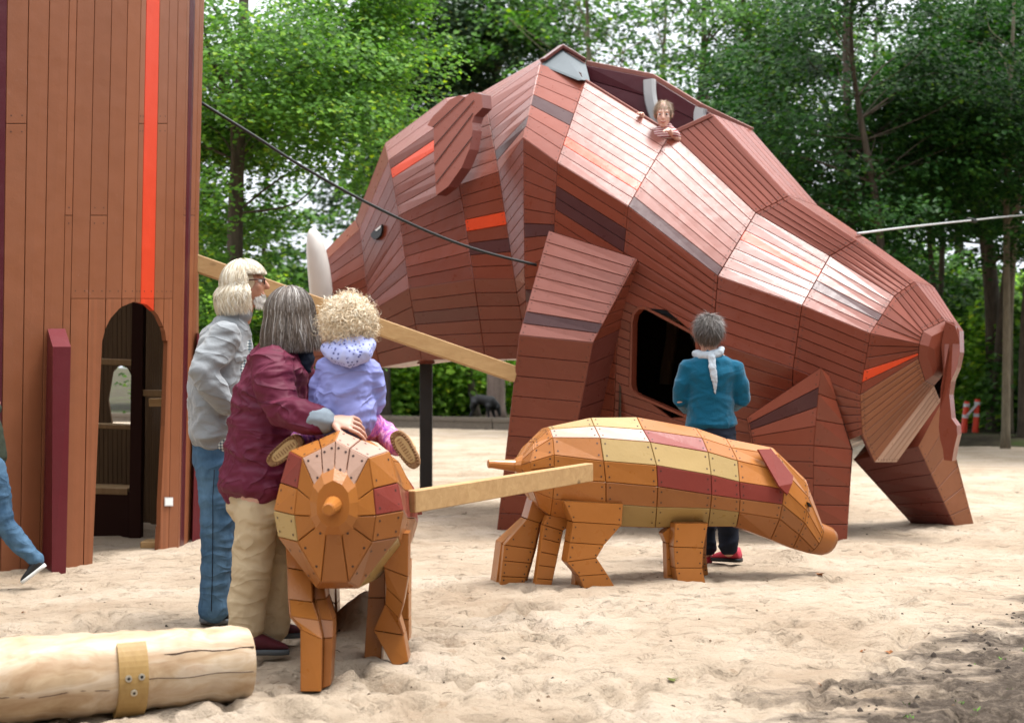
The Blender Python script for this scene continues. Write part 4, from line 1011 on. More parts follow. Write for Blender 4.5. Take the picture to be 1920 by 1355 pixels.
# ivy up that trunk
rr_ = np.random.default_rng(8); n = 4200; zz = rr_.uniform(3.6, 12, n); aa = rr_.random(n)*6.283; rd = .36+rr_.random(n)**2*.42
(v, f) = leaves_np(np.stack([rd*np.cos(aa)+.03*zz/2, rd*np.sin(aa), zz], 1), np.stack([np.cos(aa), np.sin(aa), rr_.normal(.5, .4, n)], 1), .12, rr_)
iv = link(np_mesh('ivy', v, f, False), 'ivy', 'leaf_grey', None); iv.location = (at(706, 35), 35, .25); tag(iv, 'ivy climbing the tall dark trunk behind the boar head', 'ivy')
T('broadleaf_tree', 'slim pale trunked tree rising left of the sky gap above the boar hump', at(1172, 30), 30, 'leaf_mid', z0=5.6, z1=10.5, rx=2.4, ry=2, ncl=70, per=45, tr=.10, lean=(-1.0, 0), seed=7, gap=.4, bark='bark_pale')
T('broadleaf_tree', 'thin forked tree standing in the middle of the bright sky gap', at(1218, 33), 33, 'leaf_grey', z0=3.0, z1=11, rx=1.5, ry=1.5, ncl=50, per=45, tr=.11, lean=(.3, 0), seed=8, gap=.4, bark='bark_pale')
T('broadleaf_tree', 'dark double stemmed tree right of the sky gap behind the climbing boy', at(1268, 29), 29, 'leaf_grey', z0=2.6, z1=10, rx=2.0, ry=2, ncl=150, per=50, tr=.15, lean=(.6, 0), seed=9, gap=.47, cx=.7)
T('broadleaf_tree', 'leafy mid green tree above the rump side of the boar hump', at(1400, 27), 27, 'leaf_mid', z0=1.9, z1=9.5, rx=2.1, ry=2.2, ncl=190, per=95, leaf=.095, tr=.16, seed=10, gap=.47, cx=.3)
T('broadleaf_tree', 'dense dark tree with drooping layered branches over the slope of the boar back', at(1560, 24), 24, 'leaf_dark', z0=1.7, z1=8.6, rx=2.3, ry=2.4, ncl=230, per=105, leaf=.09, tr=.14, seed=11, gap=.46, lean=(.4, 0))
T('broadleaf_tree', 'dark tree with a thin crooked trunk behind the pale steel cable', at(1665, 22), 22, 'leaf_dark', z0=2.3, z1=8.2, rx=2.1, ry=2.2, ncl=190, per=105, leaf=.085, tr=.085, seed=12, gap=.47, lean=(-.5, 0), curve=.5)
T('broadleaf_tree', 'large dark tree with a thick curving trunk behind the orange marker posts', at(1868, 28), 28, 'leaf_dark', z0=2.8, z1=9.8, rx=2.8, ry=2.4, ncl=260, per=105, leaf=.10, tr=.19, seed=13, gap=.46, lean=(-.5, 0), curve=.5)
T('broadleaf_tree', 'dark tree with slender twin stems at the right edge', at(1885, 23.5), 23.5, 'leaf_dark', z0=2.9, z1=8.4, rx=2.0, ry=2.0, ncl=190, per=105, leaf=.085, tr=.075, seed=14, gap=.47, lean=(.1, 0), curve=.12, bark='bark_pale')
T('broadleaf_tree', 'dark overhanging tree just beyond the right edge with hanging leaves', at(2140, 21), 21, 'leaf_dark', z0=2.2, z1=8.2, rx=2.0, ry=2.2, ncl=210, per=105, leaf=.085, tr=.2, seed=15, gap=.47)
T('broadleaf_tree', 'tree with a stout pinkish trunk behind the black dog', at(930, 35), 35, 'leaf_mid', z0=5.5, z1=11.5, rx=3.0, ry=2.6, ncl=330, per=52, leaf=.15, tr=.24, seed=16, gap=.47, bark='bark_pink', curve=.03, cx=-.5)
T('broadleaf_tree', 'thin dark tree leaning over the bushes left of the black dog', at(897, 36.5), 36.5, 'leaf_bright', z0=3.2, z1=9, rx=2.0, ry=2.0, ncl=120, per=50, leaf=.15, tr=.11, seed=17, gap=.47, lean=(-2.0, 0))
#T('broadleaf_tree', 'dark straight trunk of a tree behind the lilac jacket', at(712, 33), 33.5, 'leaf_mid', z0=4.5, z1=11, rx=2.6, ry=2.6, ncl=200, per=52, leaf=.15, tr=.14, seed=18, gap=.45, curve=.05, cx=-1.2)
k = 0
def B_(px, Y, w, h, mat, lab, ncl=170, per=55, leaf=.16):
    global k; k += 1
    return tree('bush', lab, at(px, Y), Y, mat, z0=-.3, z1=h, rx=w, ry=1.4, ncl=ncl, per=per, leaf=leaf, tr=.03, seed=40+k, gap=.30, cat='bush', spray=.45, limbs=3, group='bushes behind the sand pit', layered=False)
B_(640, 38, 2.2, 3.2, 'leaf_lime', 'bright green bush behind the child on the piglet'); B_(760, 37, 1.9, 2.6, 'leaf_lime', 'bright green bush left of the black steel post under the boar head')
B_(850, 38.5, 2.0, 2.9, 'leaf_lime', 'bright green bush between the black steel post and the dog'); B_(960, 39, 2.0, 2.7, 'leaf_lime', 'green bush behind the pinkish trunk and the boar leg')
B_(480, 36.5, 2.4, 3.4, 'leaf_lime', 'bright bush behind the man in the grey cardigan'); B_(1905, 29, 1.3, 2.5, 'leaf_lime', 'pale green bush at the right edge above the soil bank')
B_(1790, 31, 1.8, 3.3, 'leaf_mid', 'mid green bush seen past the tail of the boar'); B_(1860, 34, 2.0, 3.2, 'leaf_lime', 'bright bush glimpsed between the dark trunks behind the orange posts'); B_(1700, 33, 2.2, 4.6, 'leaf_mid', 'tall green thicket behind the rump of the boar', 260)
B_(1990, 27, 1.2, 2.6, 'leaf_mid', 'mid green bush just past the right edge')
# far trees
for (px, Y, mat, z0, z1, rx, ncl, lab, sd_n) in (
    (330, 44, 'leaf_mid', .5, 12, 4.0, 420, 'far green tree behind the tower', 61), (500, 47, 'leaf_mid', .5, 6.4, 4.0, 330, 'far green tree behind the bright maple', 62), (655, 46, 'leaf_bright', .5, 4.4, 3.0, 130, 'far pale green tree low beside the white tusk', 63),
    (830, 48, 'leaf_grey', .5, 13, 4.2, 210, 'far grey green tree behind the ivy covered trunk', 64), (1010, 50, 'leaf_mid', .5, 13.0, 3.6, 190, 'far tree above the hood of the boar', 65), (1150, 54, 'leaf_grey', .5, 9.6, 3.2, 80, 'far thin crowned tree at the foot of the sky gap', 66),
    (1330, 48, 'leaf_mid', .5, 12.5, 3.0, 120, 'far tree behind the climbing boy', 67), (1480, 46, 'leaf_mid', .5, 13, 3.4, 170, 'far mid green tree behind the boar back', 68), (1640, 44, 'leaf_mid', .5, 12.5, 4.0, 130, 'far tree behind the steel cable', 69),
    (1800, 43, 'leaf_dark', .5, 12.5, 4.0, 150, 'far dark tree behind the orange posts', 70), (1960, 42, 'leaf_dark', .5, 12.5, 3.8, 260, 'far dark tree past the right edge', 71)):
    T('broadleaf_tree', lab, at(px, Y), Y, mat, z0=z0, z1=z1, rx=rx, ry=2.5, ncl=int(ncl*.62), per=42, leaf=.24, tr=.2, seed=sd_n, gap=.47, spray=.8, base=.4, limbs=7)
# bare secondary trunks in the dark wood on the right
for (px, Y, r_, h, ln, lab) in ((1780, 28.5, .08, 8, -.7, 'dark leaning trunk nearest the tail of the boar'), (1870, 27.5, .13, 8.5, .5, 'dark trunk between the two pale twin stems and the thick trunk'), (1895, 26, .06, 8, .1, 'thin pale stem beside the slender twin stems'), (1740, 30, .09, 8, .6, 'thin dark trunk above the rump of the boar'), (1920, 25, .12, 8, .3, 'dark trunk at the very right edge')):
    T('broadleaf_tree', lab, at(px, Y), Y, 'leaf_dark', z0=4.5, z1=h, rx=1.5, ry=1.5, ncl=60, per=50, tr=r_, seed=int(px), gap=.47, lean=(ln, 0), curve=.35, limbs=6, bark='bark_pale' if 'pale stem' in lab else 'bark')
# orange marker posts
def marker(px, top, tilt, lab):
    t = thing('marker_post', lab, 'marker post', (at(px, 26.6), 26.6, .08), 0, 'orange marker posts'); H = (815-top)/FPX*26.6
    p = MB(); tube(p, [Vector((0, 0, 0)), Vector((tilt*.5, 0, H*.5)), Vector((tilt, 0, H))], [.062, .056, .05], 'marker_orange', 14); tube(p, [Vector((0, 0, -.02)), Vector((0, 0, .03))], [.12, .11], 'black', 12); p.build('pole', t, False, False)
    for a in (.55, .88):
        q = MB(); tube(q, [Vector((tilt*a, 0, H*a-.03)), Vector((tilt*(a+.05), 0, H*a+.035))], [.0585, .0580], 'tape', 14); q.build('reflective_band', t, False, False)
m, nt, b = base_mat('marker_orange', .4, .5); b.inputs['Base Color'].default_value = (.80, .055, .02, 1)
m, nt, b = base_mat('tape', .4, .5); b.inputs['Base Color'].default_value = (.62, .62, .68, 1)
marker(1806, 752, .07, 'orange red marker post leaning right, nearest the tail of the boar'); marker(1828, 748, .05, 'taller orange red marker post with a silver band, right of the leaning one')
tp = MB(); a0, b0 = Vector((at(1811, 26.6), 26.53, .45)), Vector((at(1830, 26.6), 26.53, .66)); bar(tp, a0, b0, .004, .05, 'tape'); tag(tp.build('barrier_tape'), 'short silvery tape strung between the two orange marker posts', 'tape')

# unseen wood added behind and beside the camera to darken the fronts of things
(v, f), _cc = crown_mesh(90, 1, 1, 0, 2, 900, 26, .02, .05, .2)
rr_ = np.random.default_rng(4); n = 26000; an = rr_.uniform(-2.2, 2.2, n); rad_ = 17+rr_.random(n)*4; zz = rr_.random(n)**.9*10.5
(v, f) = leaves_np(np.stack([rad_*np.sin(an)*1.0, 5-rad_*np.cos(an), zz], 1), np.stack([rr_.normal(0, .6, n), rr_.normal(0, .6, n), np.ones(n)], 1)+.01, .62, rr_)
wb = link(np_mesh('unseen_wood', v, f, False), 'unseen_wood', 'leaf_dark'); tag(wb, 'unseen mass of woodland leaves added behind the viewer to darken the fronts', 'woodland', kind='stuff')
# ------------------------------------------------------------------ people and the dog
def simple(name, col, rough=.7, spec=.3, nscale=30, amt=.25, bst=.2, bd=.003, sheen=0, sss=0, fold=0):
    m, nt, b = base_mat(name, rough, spec); n = noise(nt, nscale, 5, .6)
    c = mix(nt, mth(nt, 'MULTIPLY', n, amt*2), col, tuple(x*.55 for x in col)); nt.links.new(c, b.inputs['Base Color'])
    pv = bump(nt, b, noise(nt, nscale*3, 3, .6), bst, bd) if bst else None
    if fold:   # soft creases
        x = noise(nt, 5, 1.5, .45, None, (1, 1, 1.9), .7); r_ = ramp(nt, mth(nt, 'ABSOLUTE', mth(nt, 'SUBTRACT', x, .5)), [(0, (1, 1, 1)), (.035, (.6, .6, .6)), (.16, (0, 0, 0))]); bump(nt, b, r_, fold*.55, .012, pv)
    if sheen: b.inputs['Sheen Weight'].default_value = sheen
    if sss: b.inputs['Subsurface Weight'].default_value = sss; b.inputs['Subsurface Radius'].default_value = (.02, .008, .004); b.inputs['Subsurface Scale'].default_value = .5
    return m, nt, b
simple('skin', (.62, .35, .26), .5, .4, 12, .18, .15, .002, sss=.15); simple('skin_tan', (.50, .24, .15), .5, .4, 14, .2, .2, .003, sss=.15)
simple('skin_fair', (.78, .50, .40), .5, .4, 12, .1, .1, .002, sss=.15); simple('lip', (.42, .13, .11), .45, .4, 20, .1, 0)
simple('grey_fleece', (.25, .265, .28), .95, .1, 26, .15, .5, .003, sheen=.3, fold=1.0); simple('burgundy_nylon', (.115, .010, .033), .62, .25, 6, .12, .05, .002, fold=1.5)
simple('lining_blue', (.24, .29, .34), .7, .3, 12, .2, .2, .002); simple('khaki', (.50, .39, .25), .85, .2, 9, .12, .25, .002, fold=.7)
simple('lilac_nylon', (.25, .27, .60), .55, .35, 7, .12, .08, .002, fold=1.2); simple('teal_knit', (.004, .095, .17), .9, .1, 40, .2, .6, .004, sheen=.2, fold=.5)
simple('navy_cloth', (.010, .014, .026), .85, .2, 20, .2, .3, .002); simple('scarf_cloth', (.50, .56, .62), .85, .2, 50, .25, .6, .004)
simple('black_shoe', (.015, .015, .017), .6, .4, 30, .3, .4, .003); simple('maroon_shoe', (.10, .012, .022), .6, .4, 45, .5, .5, .003); simple('coral_shoe', (.62, .05, .09), .55, .4, 50, .3, .4, .003)
simple('sole_grey', (.10, .11, .12), .7, .3, 30, .2, .3, .003); simple('sole_white', (.7, .7, .68), .6, .3, 30, .1, .1, .002); simple('tread', (.30, .16, .075), .8, .2, 60, .35, .8, .006); simple('tread_pale', (.50, .33, .15), .7, .3, 60, .2, .5, .004)
simple('olive_cloth', (.035, .045, .03), .85, .2, 20, .3, .3, .003); simple('frame_brown', (.07, .018, .012), .3, .5, 40, .5, 0); simple('dog_fur', (.010, .010, .012), .6, .4, 20, .3, .3, .004)
m, nt, b = simple('denim', (.032, .075, .135), .85, .2, 60, .25, .5, .002, fold=.7); n = noise(nt, 4.5, 5, .65, None, (1.6, 1.6, .7)); b_in = b.inputs['Base Color'].links[0].from_socket
nt.links.new(mix(nt, ramp(nt, n, [(.35, (0, 0, 0)), (.7, (.55, .55, .55))]), b_in, (.13, .24, .36)), b.inputs['Base Color'])
m, nt, b = simple('pink_leggings', (.62, .20, .42), .8, .2, 20, .1, .2, .002); v_ = noise(nt, 55, 4, .7, None, (1, 1, .35))
nt.links.new(ramp(nt, v_, [(.35, (.78, .46, .66)), (.5, (.60, .17, .40)), (.62, (.28, .10, .40))]), b.inputs['Base Color'])
m, nt, b = simple('hood_dots', (.45, .49, .76), .7, .3, 20, .05, .1, .002); vo = N_(nt, 'TexVoronoi'); vo.inputs['Scale'].default_value = 62; nt.links.new(N_(nt, 'TexCoord').outputs['Object'], vo.inputs['Vector'])
nt.links.new(ramp(nt, vo.outputs['Distance'], [(0, (.06, .07, .26)), (.24, (.07, .08, .28)), (.30, (.40, .44, .78)), (1, (.46, .50, .80))]), b.inputs['Base Color'])
m, nt, b = simple('check_shirt', (.6, .6, .6), .85, .2, 20, .05, .1, .002); tcs = N_(nt, 'TexCoord').outputs['Object']; w1 = N_(nt, 'TexWave', wave_type='BANDS', bands_direction='X'); w2 = N_(nt, 'TexWave', wave_type='BANDS', bands_direction='Z')
for w in (w1, w2): w.inputs['Scale'].default_value = 22; nt.links.new(tcs, w.inputs['Vector'])
nt.links.new(ramp(nt, mth(nt, 'MULTIPLY', mth(nt, 'ADD', w1.outputs['Fac'], w2.outputs['Fac']), .5), [(.3, (.07, .10, .12)), (.55, (.30, .34, .35)), (.8, (.6, .62, .6))]), b.inputs['Base Color'])
m, nt, b = simple('striped_shirt', (.6, .6, .6), .85, .2, 20, .05, .1, .002); w2 = N_(nt, 'TexWave', wave_type='BANDS', bands_direction='Z'); w2.inputs['Scale'].default_value = 16; nt.links.new(N_(nt, 'TexCoord').outputs['Object'], w2.inputs['Vector'])
nt.links.new(ramp(nt, w2.outputs['Fac'], [(.45, (.30, .06, .07)), (.55, (.68, .52, .50))]), b.inputs['Base Color'])
def hairmat(name, stops, rough=.42):
    m, nt, b = base_mat(name, rough, .5); geo = N_(nt, 'NewGeometry'); c = ramp(nt, geo.outputs['Random Per Island'], stops); nt.links.new(c, b.inputs['Base Color'])
hairmat('hair_blond', [(0, (.50, .38, .24)), (.3, (.70, .60, .44)), (.7, (.85, .79, .66)), (1, (.92, .89, .82))])
hairmat('hair_grey', [(0, (.05, .035, .026)), (.45, (.12, .088, .066)), (.75, (.20, .165, .14)), (.92, (.32, .29, .27)), (1, (.55, .53, .50))])
hairmat('hair_curl', [(0, (.46, .31, .17)), (.35, (.72, .56, .36)), (1, (.90, .82, .66))])
hairmat('hair_salt', [(0, (.028, .020, .015)), (.5, (.065, .048, .038)), (.85, (.13, .105, .09)), (1, (.28, .26, .24))])
hairmat('hair_boy', [(0, (.16, .09, .045)), (1, (.40, .27, .15))]); hairmat('beard', [(0, (.6, .55, .48)), (1, (.9, .87, .82))])

def loft(vs_, fs, pts, radii, side=None, n=18):
    """closed loft through pts; radii = (r_side, r_other) or r; side = lateral direction"""
    pts = [Vector(p) for p in pts]; k = len(pts); o = len(vs_)
    rr = [(r, r) if isinstance(r, (int, float)) else r for r in radii]
    t0 = (pts[1]-pts[0]).normalized(); u = Vector(side) if side is not None else t0.orthogonal()
    # end caps extra rings
    P_ = []; T_ = []
    for i in range(k):
        t = (pts[min(i+1, k-1)]-pts[max(i-1, 0)]).normalized(); T_.append(t)
    rows = []
    ms, me_ = min(rr[0]), min(rr[-1])
    rows.append((pts[0]-T_[0]*ms*.75, (rr[0][0]*.25, rr[0][1]*.25), T_[0])); rows.append((pts[0]-T_[0]*ms*.5, (rr[0][0]*.72, rr[0][1]*.72), T_[0]))
    for i in range(k): rows.append((pts[i], rr[i], T_[i]))
    rows.append((pts[-1]+T_[-1]*me_*.5, (rr[-1][0]*.72, rr[-1][1]*.72), T_[-1])); rows.append((pts[-1]+T_[-1]*me_*.75, (rr[-1][0]*.25, rr[-1][1]*.25), T_[-1]))
    for (p, (ra, rb), t) in rows:
        base = Vector(side) if side is not None else u
        s = (base-t*base.dot(t)); s = s.normalized() if s.length > 1e-4 else t.orthogonal().normalized(); u = s; w = t.cross(s)
        for j in range(n): a = 2*math.pi*j/n; vs_.append(p+s*math.cos(a)*ra+w*math.sin(a)*rb)
    R_ = len(rows)
    for i in range(R_-1):
        for j in range(n): fs.append((o+i*n+j, o+i*n+(j+1) % n, o+(i+1)*n+(j+1) % n, o+(i+1)*n+j))
    fs.append(tuple(o+j for j in range(n-1, -1, -1))); fs.append(tuple(o+(R_-1)*n+j for j in range(n)))
def blob(vs_, fs, c, r, rot=None, nu=14, nv=10):
    o = len(vs_); c = Vector(c); vs_.append(c+((rot @ Vector((0, 0, r[2]))) if rot else Vector((0, 0, r[2]))))
    for i in range(1, nv):
        ph = math.pi*i/nv
        for j in range(nu):
            a = 2*math.pi*j/nu; p = Vector((r[0]*math.sin(ph)*math.cos(a), r[1]*math.sin(ph)*math.sin(a), r[2]*math.cos(ph))); vs_.append(c+(rot @ p if rot else p))
    vs_.append(c+((rot @ Vector((0, 0, -r[2]))) if rot else Vector((0, 0, -r[2]))))
    for j in range(nu): fs.append((o, o+1+j, o+1+(j+1) % nu))
    for i in range(nv-2):
        for j in range(nu): a = o+1+i*nu; fs.append((a+j, a+nu+j, a+nu+(j+1) % nu, a+(j+1) % nu))
    e = o+1+(nv-1)*nu; a = o+1+(nv-2)*nu
    for j in range(nu): fs.append((e, a+(j+1) % nu, a+j))
def fuse(vs_, fs, voxel, it=6, fac=.5):
    me = bpy.data.meshes.new('tmp'); me.from_pydata([tuple(v) for v in vs_], [], fs); o = bpy.data.objects.new('tmp', me); scene.collection.objects.link(o)
    md = o.modifiers.new('r', 'REMESH'); md.mode = 'VOXEL'; md.voxel_size = voxel; md.use_smooth_shade = True
    if it: sm = o.modifiers.new('s', 'SMOOTH'); sm.factor = fac; sm.iterations = it
    dg = bpy.context.evaluated_depsgraph_get(); e = o.evaluated_get(dg); m2 = bpy.data.meshes.new_from_object(e); bpy.data.objects.remove(o); bpy.data.meshes.remove(me)
    n = len(m2.vertices); co = np.empty(n*3, np.float32); m2.vertices.foreach_get('co', co); nr = np.empty(n*3, np.float32); m2.vertices.foreach_get('normal', nr)
    return m2, co.reshape(-1, 3).astype(float), nr.reshape(-1, 3).astype(float)
def setco(me, co):
    me.vertices.foreach_set('co', np.ascontiguousarray(co, np.float32).ravel()); me.update(); me.polygons.foreach_set('use_smooth', [True]*len(me.polygons))
def wrinkle(co, nr, amp, fr, seed, warp=.6, mask=None):
    q = co*np.array(fr); w = fbm(q*.6+11, 2, seed+5)-.37; w2 = fbm(q*.6+31, 2, seed+6)-.37
    q = q+np.stack([w*warp*4, w2*warp*4, (w+w2)*warp*2], 1)
    def ridge(x, k): n = vnoise(x, k); return np.clip(1-np.abs(n-.5)*5.0, -.2, 1)
    d = amp*((fbm(q*.5+5, 2, seed+9)-.37)*1.6+ridge(q*.8, seed)*.75+ridge(q*1.9+3, seed+2)*.33-.35)
    if mask is not None: d = d*mask(co)
    return co+nr*d[:, None]
class Person:
    def __init__(s, label, px, pyfoot, Y, group=None):
        s.Y = Y; s.o = P(px, pyfoot, Y); s.label = label; s.v = []; s.f = []; s.body = None; s.parts = []; s.group = group
    def p(s, px, py, dy=0): return P(px, py, s.Y+dy)-s.o
    def chain(s, pts, rad, side=None, n=14): loft(s.v, s.f, [s.p(*q) if len(q) < 4 else Vector(q[:3]) for q in pts], rad, side, n)
    def chainv(s, pts, rad, side=None, n=12): loft(s.v, s.f, pts, rad, side, n)
    def finish(s, voxel=.007, it=5, mat='skin'):
        me, co, nr = fuse(s.v, s.f, voxel, it); setco(me, co); o = bpy.data.objects.new('person', me); scene.collection.objects.link(o); me.materials.clear(); me.materials.append(M[mat]); o.location = s.o
        tag(o, s.label, 'person', s.group); s.body = o
        for (nm, me2, lab) in s.parts:
            c = bpy.data.objects.new(nm, me2); scene.collection.objects.link(c); c.parent = o
            if lab: c['label'] = lab
        return o
    def cloth(s, name, chains, voxel, mat, it=6, amp=.008, fr=(9, 9, 14), seed=1, blobs=(), mask=None, cut=None, label=None, warp=.6):
        v, f = [], []
        for c in chains:
            pts, rad = c[0], c[1]; side = c[2] if len(c) > 2 else None
            loft(v, f, [s.p(*q) if not isinstance(q, Vector) else q for q in pts], rad, side, 20)
        for (c, r, rot) in blobs: blob(v, f, c, r, rot)
        me, co, nr = fuse(v, f, voxel, it)
        if amp: co = wrinkle(co, nr, amp, fr, seed, warp, mask)
        setco(me, co); me.materials.clear()
        for m in (mat if isinstance(mat, tuple) else (mat,)): me.materials.append(M[m])
        s.parts.append((name, me, label)); return me
    def piece(s, name, mb, smooth=False, label=None):
        me = bpy.data.meshes.new(name); me.from_pydata(mb.v, [], mb.f)
        for m in mb.mats: me.materials.append(M[m])
        me.polygons.foreach_set('material_index', mb.m)
        if smooth: me.polygons.foreach_set('use_smooth', [True]*len(mb.f))
        s.parts.append((name, me, label))
def axes(fwd, up=(0, 0, 1)):
    f = Vector(fwd).normalized(); r = f.cross(Vector(up)).normalized(); u = r.cross(f); return Matrix((r, f, u)).transposed()   # columns: right, fwd, up
def head(pr, c, A, k=1.0):
    """A = axes matrix; c = centre of head (local)"""
    def q(x, y, z): return c+A @ (Vector((x, y, z))*k)
    v, f = pr.v, pr.f
    blob(v, f, q(0, -.012, .025), (.076*k, .096*k, .092*k), A, 18, 14); blob(v, f, q(0, .022, -.03), (.060*k, .072*k, .085*k), A, 16, 12)
    blob(v, f, q(0, .055, -.088), (.034*k, .032*k, .026*k), A)
    blob(v, f, q(0, .078, .032), (.050*k, .016*k, .013*k), A)
    blob(v, f, q(.036, .060, -.022), (.022*k, .022*k, .024*k), A); blob(v, f, q(-.036, .060, -.022), (.022*k, .022*k, .024*k), A)
    loft(v, f, [q(0, .090, .022), q(0, .106, -.004), q(0, .112, -.024)], [.009*k, .012*k, .016*k], None, 10)
    blob(v, f, q(0, .088, -.058), (.024*k, .012*k, .010*k), A)
    for s in (-1, 1): blob(v, f, q(s*.078, -.002, -.008), (.010*k, .020*k, .032*k), A)
    return q
def eyes(pr, q, A, k=1.0, iris='black'):
    for s in (-1, 1):
        e = MB(); v, f = [], []; blob(v, f, q(s*.031, .076, .008), (.014*k, .013*k, .009*k), A, 10, 8); e.add(v, f, 'white'); v, f = [], []; blob(v, f, q(s*.031, .086, .008), (.0078*k, .0055*k, .0078*k), A, 8, 6); e.add(v, f, iris)
        pr.piece('eye', e, True)
def strands(pr, name, c, A, n, path, mat, w=.0035, seed=1, segs=9, base=None):
    """path(rng,u)->list of local head coords; ribbons facing outwards"""
    rr = random.Random(seed); mb = MB(); vv = []; ff = []
    for i in range(n):
        pts = path(rr)
        if pts is None: continue
        o = len(vv); m_ = len(pts); ww = w*rr.uniform(.6, 1.3); P3 = [c+A @ Vector(p) for p in pts]; tw = rr.uniform(-.9, .9)
        for j in range(m_):
            t = (P3[min(j+1, m_-1)]-P3[max(j-1, 0)]); t = t.normalized() if t.length > 1e-7 else Vector((0, 0, -1)); out = (P3[j]-c); out.normalize(); s_ = t.cross(out)
            s_ = s_.normalized() if s_.length > 1e-4 else Vector((1, 0, 0)); s_ = (s_+out*tw*.6).normalized()
            k = ww*(1 if j < m_-2 else (.7 if j == m_-2 else .15)); vv += [P3[j]-s_*k*.5, P3[j]+s_*k*.5]
        for j in range(m_-1): ff.append((o+2*j, o+2*j+1, o+2*j+3, o+2*j+2))
    mb.add(vv, ff, mat)
    if base: base(mb)
    pr.piece(name, mb, True)
def bob_path(R3, hem, face_cut, wave=.006, flare=.0, top=.0, part=0.0, inward=.2, lenvar=.02, vol=.012, fringe=None):
    rx, ry, rz = R3
    def f(rr):
        a = rr.uniform(-math.pi, math.pi)      # azimuth: 0 = forward
        ph0 = math.acos(1-rr.random()*1.15); 
        fx = math.sin(a); fy = math.cos(a)
        if fy > face_cut: 
            if fringe is None: return None
            end = fringe
        else: end = hem+rr.uniform(-lenvar, lenvar*.6)
        v_ = vol*rr.uniform(.2, 1.3); pts = []; n1 = 6; ph1 = max(ph0+.05, 1.62); w1, w2 = rr.uniform(0, 6.3), rr.uniform(8, 16); amp = wave*rr.uniform(.4, 1.4)
        st = min(ph0, 1.5)
        for k in range(n1+1):
            ph = st+(ph1-st)*k/n1; z = rz*math.cos(ph); r_ = math.sin(ph)
            p = [(rx+v_)*r_*fx, (ry+v_)*r_*fy, z+v_*math.cos(ph)]
            if fringe is not None and fy > face_cut and z < end: break
            pts.append(p)
        if not (fringe is not None and fy > face_cut):
            z0 = pts[-1][2]; n2 = 6
            for k in range(1, n2+1):
                t = k/n2; z = z0+(end-z0)*t; s = 1+flare*math.sin(t*2.2)-inward*t*t*.5; pts.append([(rx+v_)*fx*s, (ry+v_)*fy*s, z])
        out = []
        for k, p in enumerate(pts):
            t = k/max(1, len(pts)-1); d = amp*t*math.sin(w1+w2*t); out.append((p[0]+d*fy+amp*.5*math.sin(w1*2+t*7)*fx, p[1]-d*fx, p[2]))
        return out if len(out) > 2 else None
    return f
def hand(pr, wrist, d, up, k=1.0, curl=.5, side=1):
    """hand from the wrist along d; up = back of hand; side = thumb side sign. fingers curl to -up"""
    d = Vector(d).normalized(); up = Vector(up); up = (up-d*up.dot(d)).normalized(); s = d.cross(up)*side; w = Vector(wrist); v, f = pr.v, pr.f
    loft(v, f, [w, w+d*.035*k, w+d*.075*k], [(.024*k, .017*k), (.036*k, .015*k), (.040*k, .012*k)], s, 12)
    for i, (o, L) in enumerate(((.036, .074), (.013, .082), (-.012, .076), (-.035, .060))):
        b0 = w+d*.078*k+s*o*k; a = curl*(.5+.12*i); pts = [b0]; dr = (d+s*o*5).normalized()
        for j, l in enumerate((.42, .32, .26)):
            ang = a*(.6+.7*j); dd = dr*math.cos(ang)-up*math.sin(ang); pts.append(pts[-1]+dd*L*l*k)
        loft(v, f, pts, [.0088*k, .0082*k, .0074*k, .0062*k], None, 8)
    b0 = w+d*.022*k+s*.026*k; loft(v, f, [b0, b0+(d*.5+s*.8).normalized()*.034*k, b0+(d*.5+s*.8).normalized()*.034*k+(d*.9+s*.25-up*.3).normalized()*.030*k], [.0125*k, .010*k, .0075*k], None, 8)
def shoe(pr, heel, toe, mat, sole, w=.045, h=.075, z0=None, name='shoe'):
    """heel, toe local points at the sole"""
    heel = Vector(heel); toe = Vector(toe); d = toe-heel; L = d.length; d.normalize(); up = Vector((0, 0, 1)); up = (up-d*up.dot(d)).normalized(); s = d.cross(up)
    prof = [(0, .62, .55), (.06, .8, .95), (.22, .85, 1.0), (.42, .80, .85), (.62, .98, .62), (.82, 1.0, .46), (.95, .8, .33), (1.0, .45, .18)]
    v, f = [], []; n = 16; 
    for (t, ww, hh) in prof:
        for j in range(n):
            a = 2*math.pi*j/n; cz = math.sin(a); v.append(heel+d*L*t+s*math.cos(a)*w*ww+up*(.014+max(0, h*hh*(.5+.5*cz))))
    k = len(prof)
    for i in range(k-1):
        for j in range(n): f.append((i*n+j, (i+1)*n+j, (i+1)*n+(j+1) % n, i*n+(j+1) % n))
    f += [tuple(range(n)), tuple((k-1)*n+j for j in range(n-1, -1, -1))]
    mb = MB(); mb.add(v, f, mat)
    v = []
    for zz in (0, .022):
        for (t, ww, hh) in prof: v.append(heel+d*(L*(t*1.03-.015))+s*w*ww*1.06+up*zz)
        for (t, ww, hh) in reversed(prof): v.append(heel+d*(L*(t*1.03-.015))-s*w*ww*1.06+up*zz)
    m_ = 2*k; mb.add(v, [tuple(range(m_-1, -1, -1)), tuple(range(m_, 2*m_))]+[(i, (i+1) % m_, m_+(i+1) % m_, m_+i) for i in range(m_)], sole)
    for i in range(5):   # laces
        t = .40+.08*i; c = heel+d*L*t+up*(.018+h*(.88-.10*i)); 
        mb.add([c-s*w*.45-d*.004, c+s*w*.45-d*.004, c+s*w*.45+d*.004, c-s*w*.45+d*.004], [(0, 1, 2, 3)], 'sole_grey')
    pr.piece(name, mb, True)

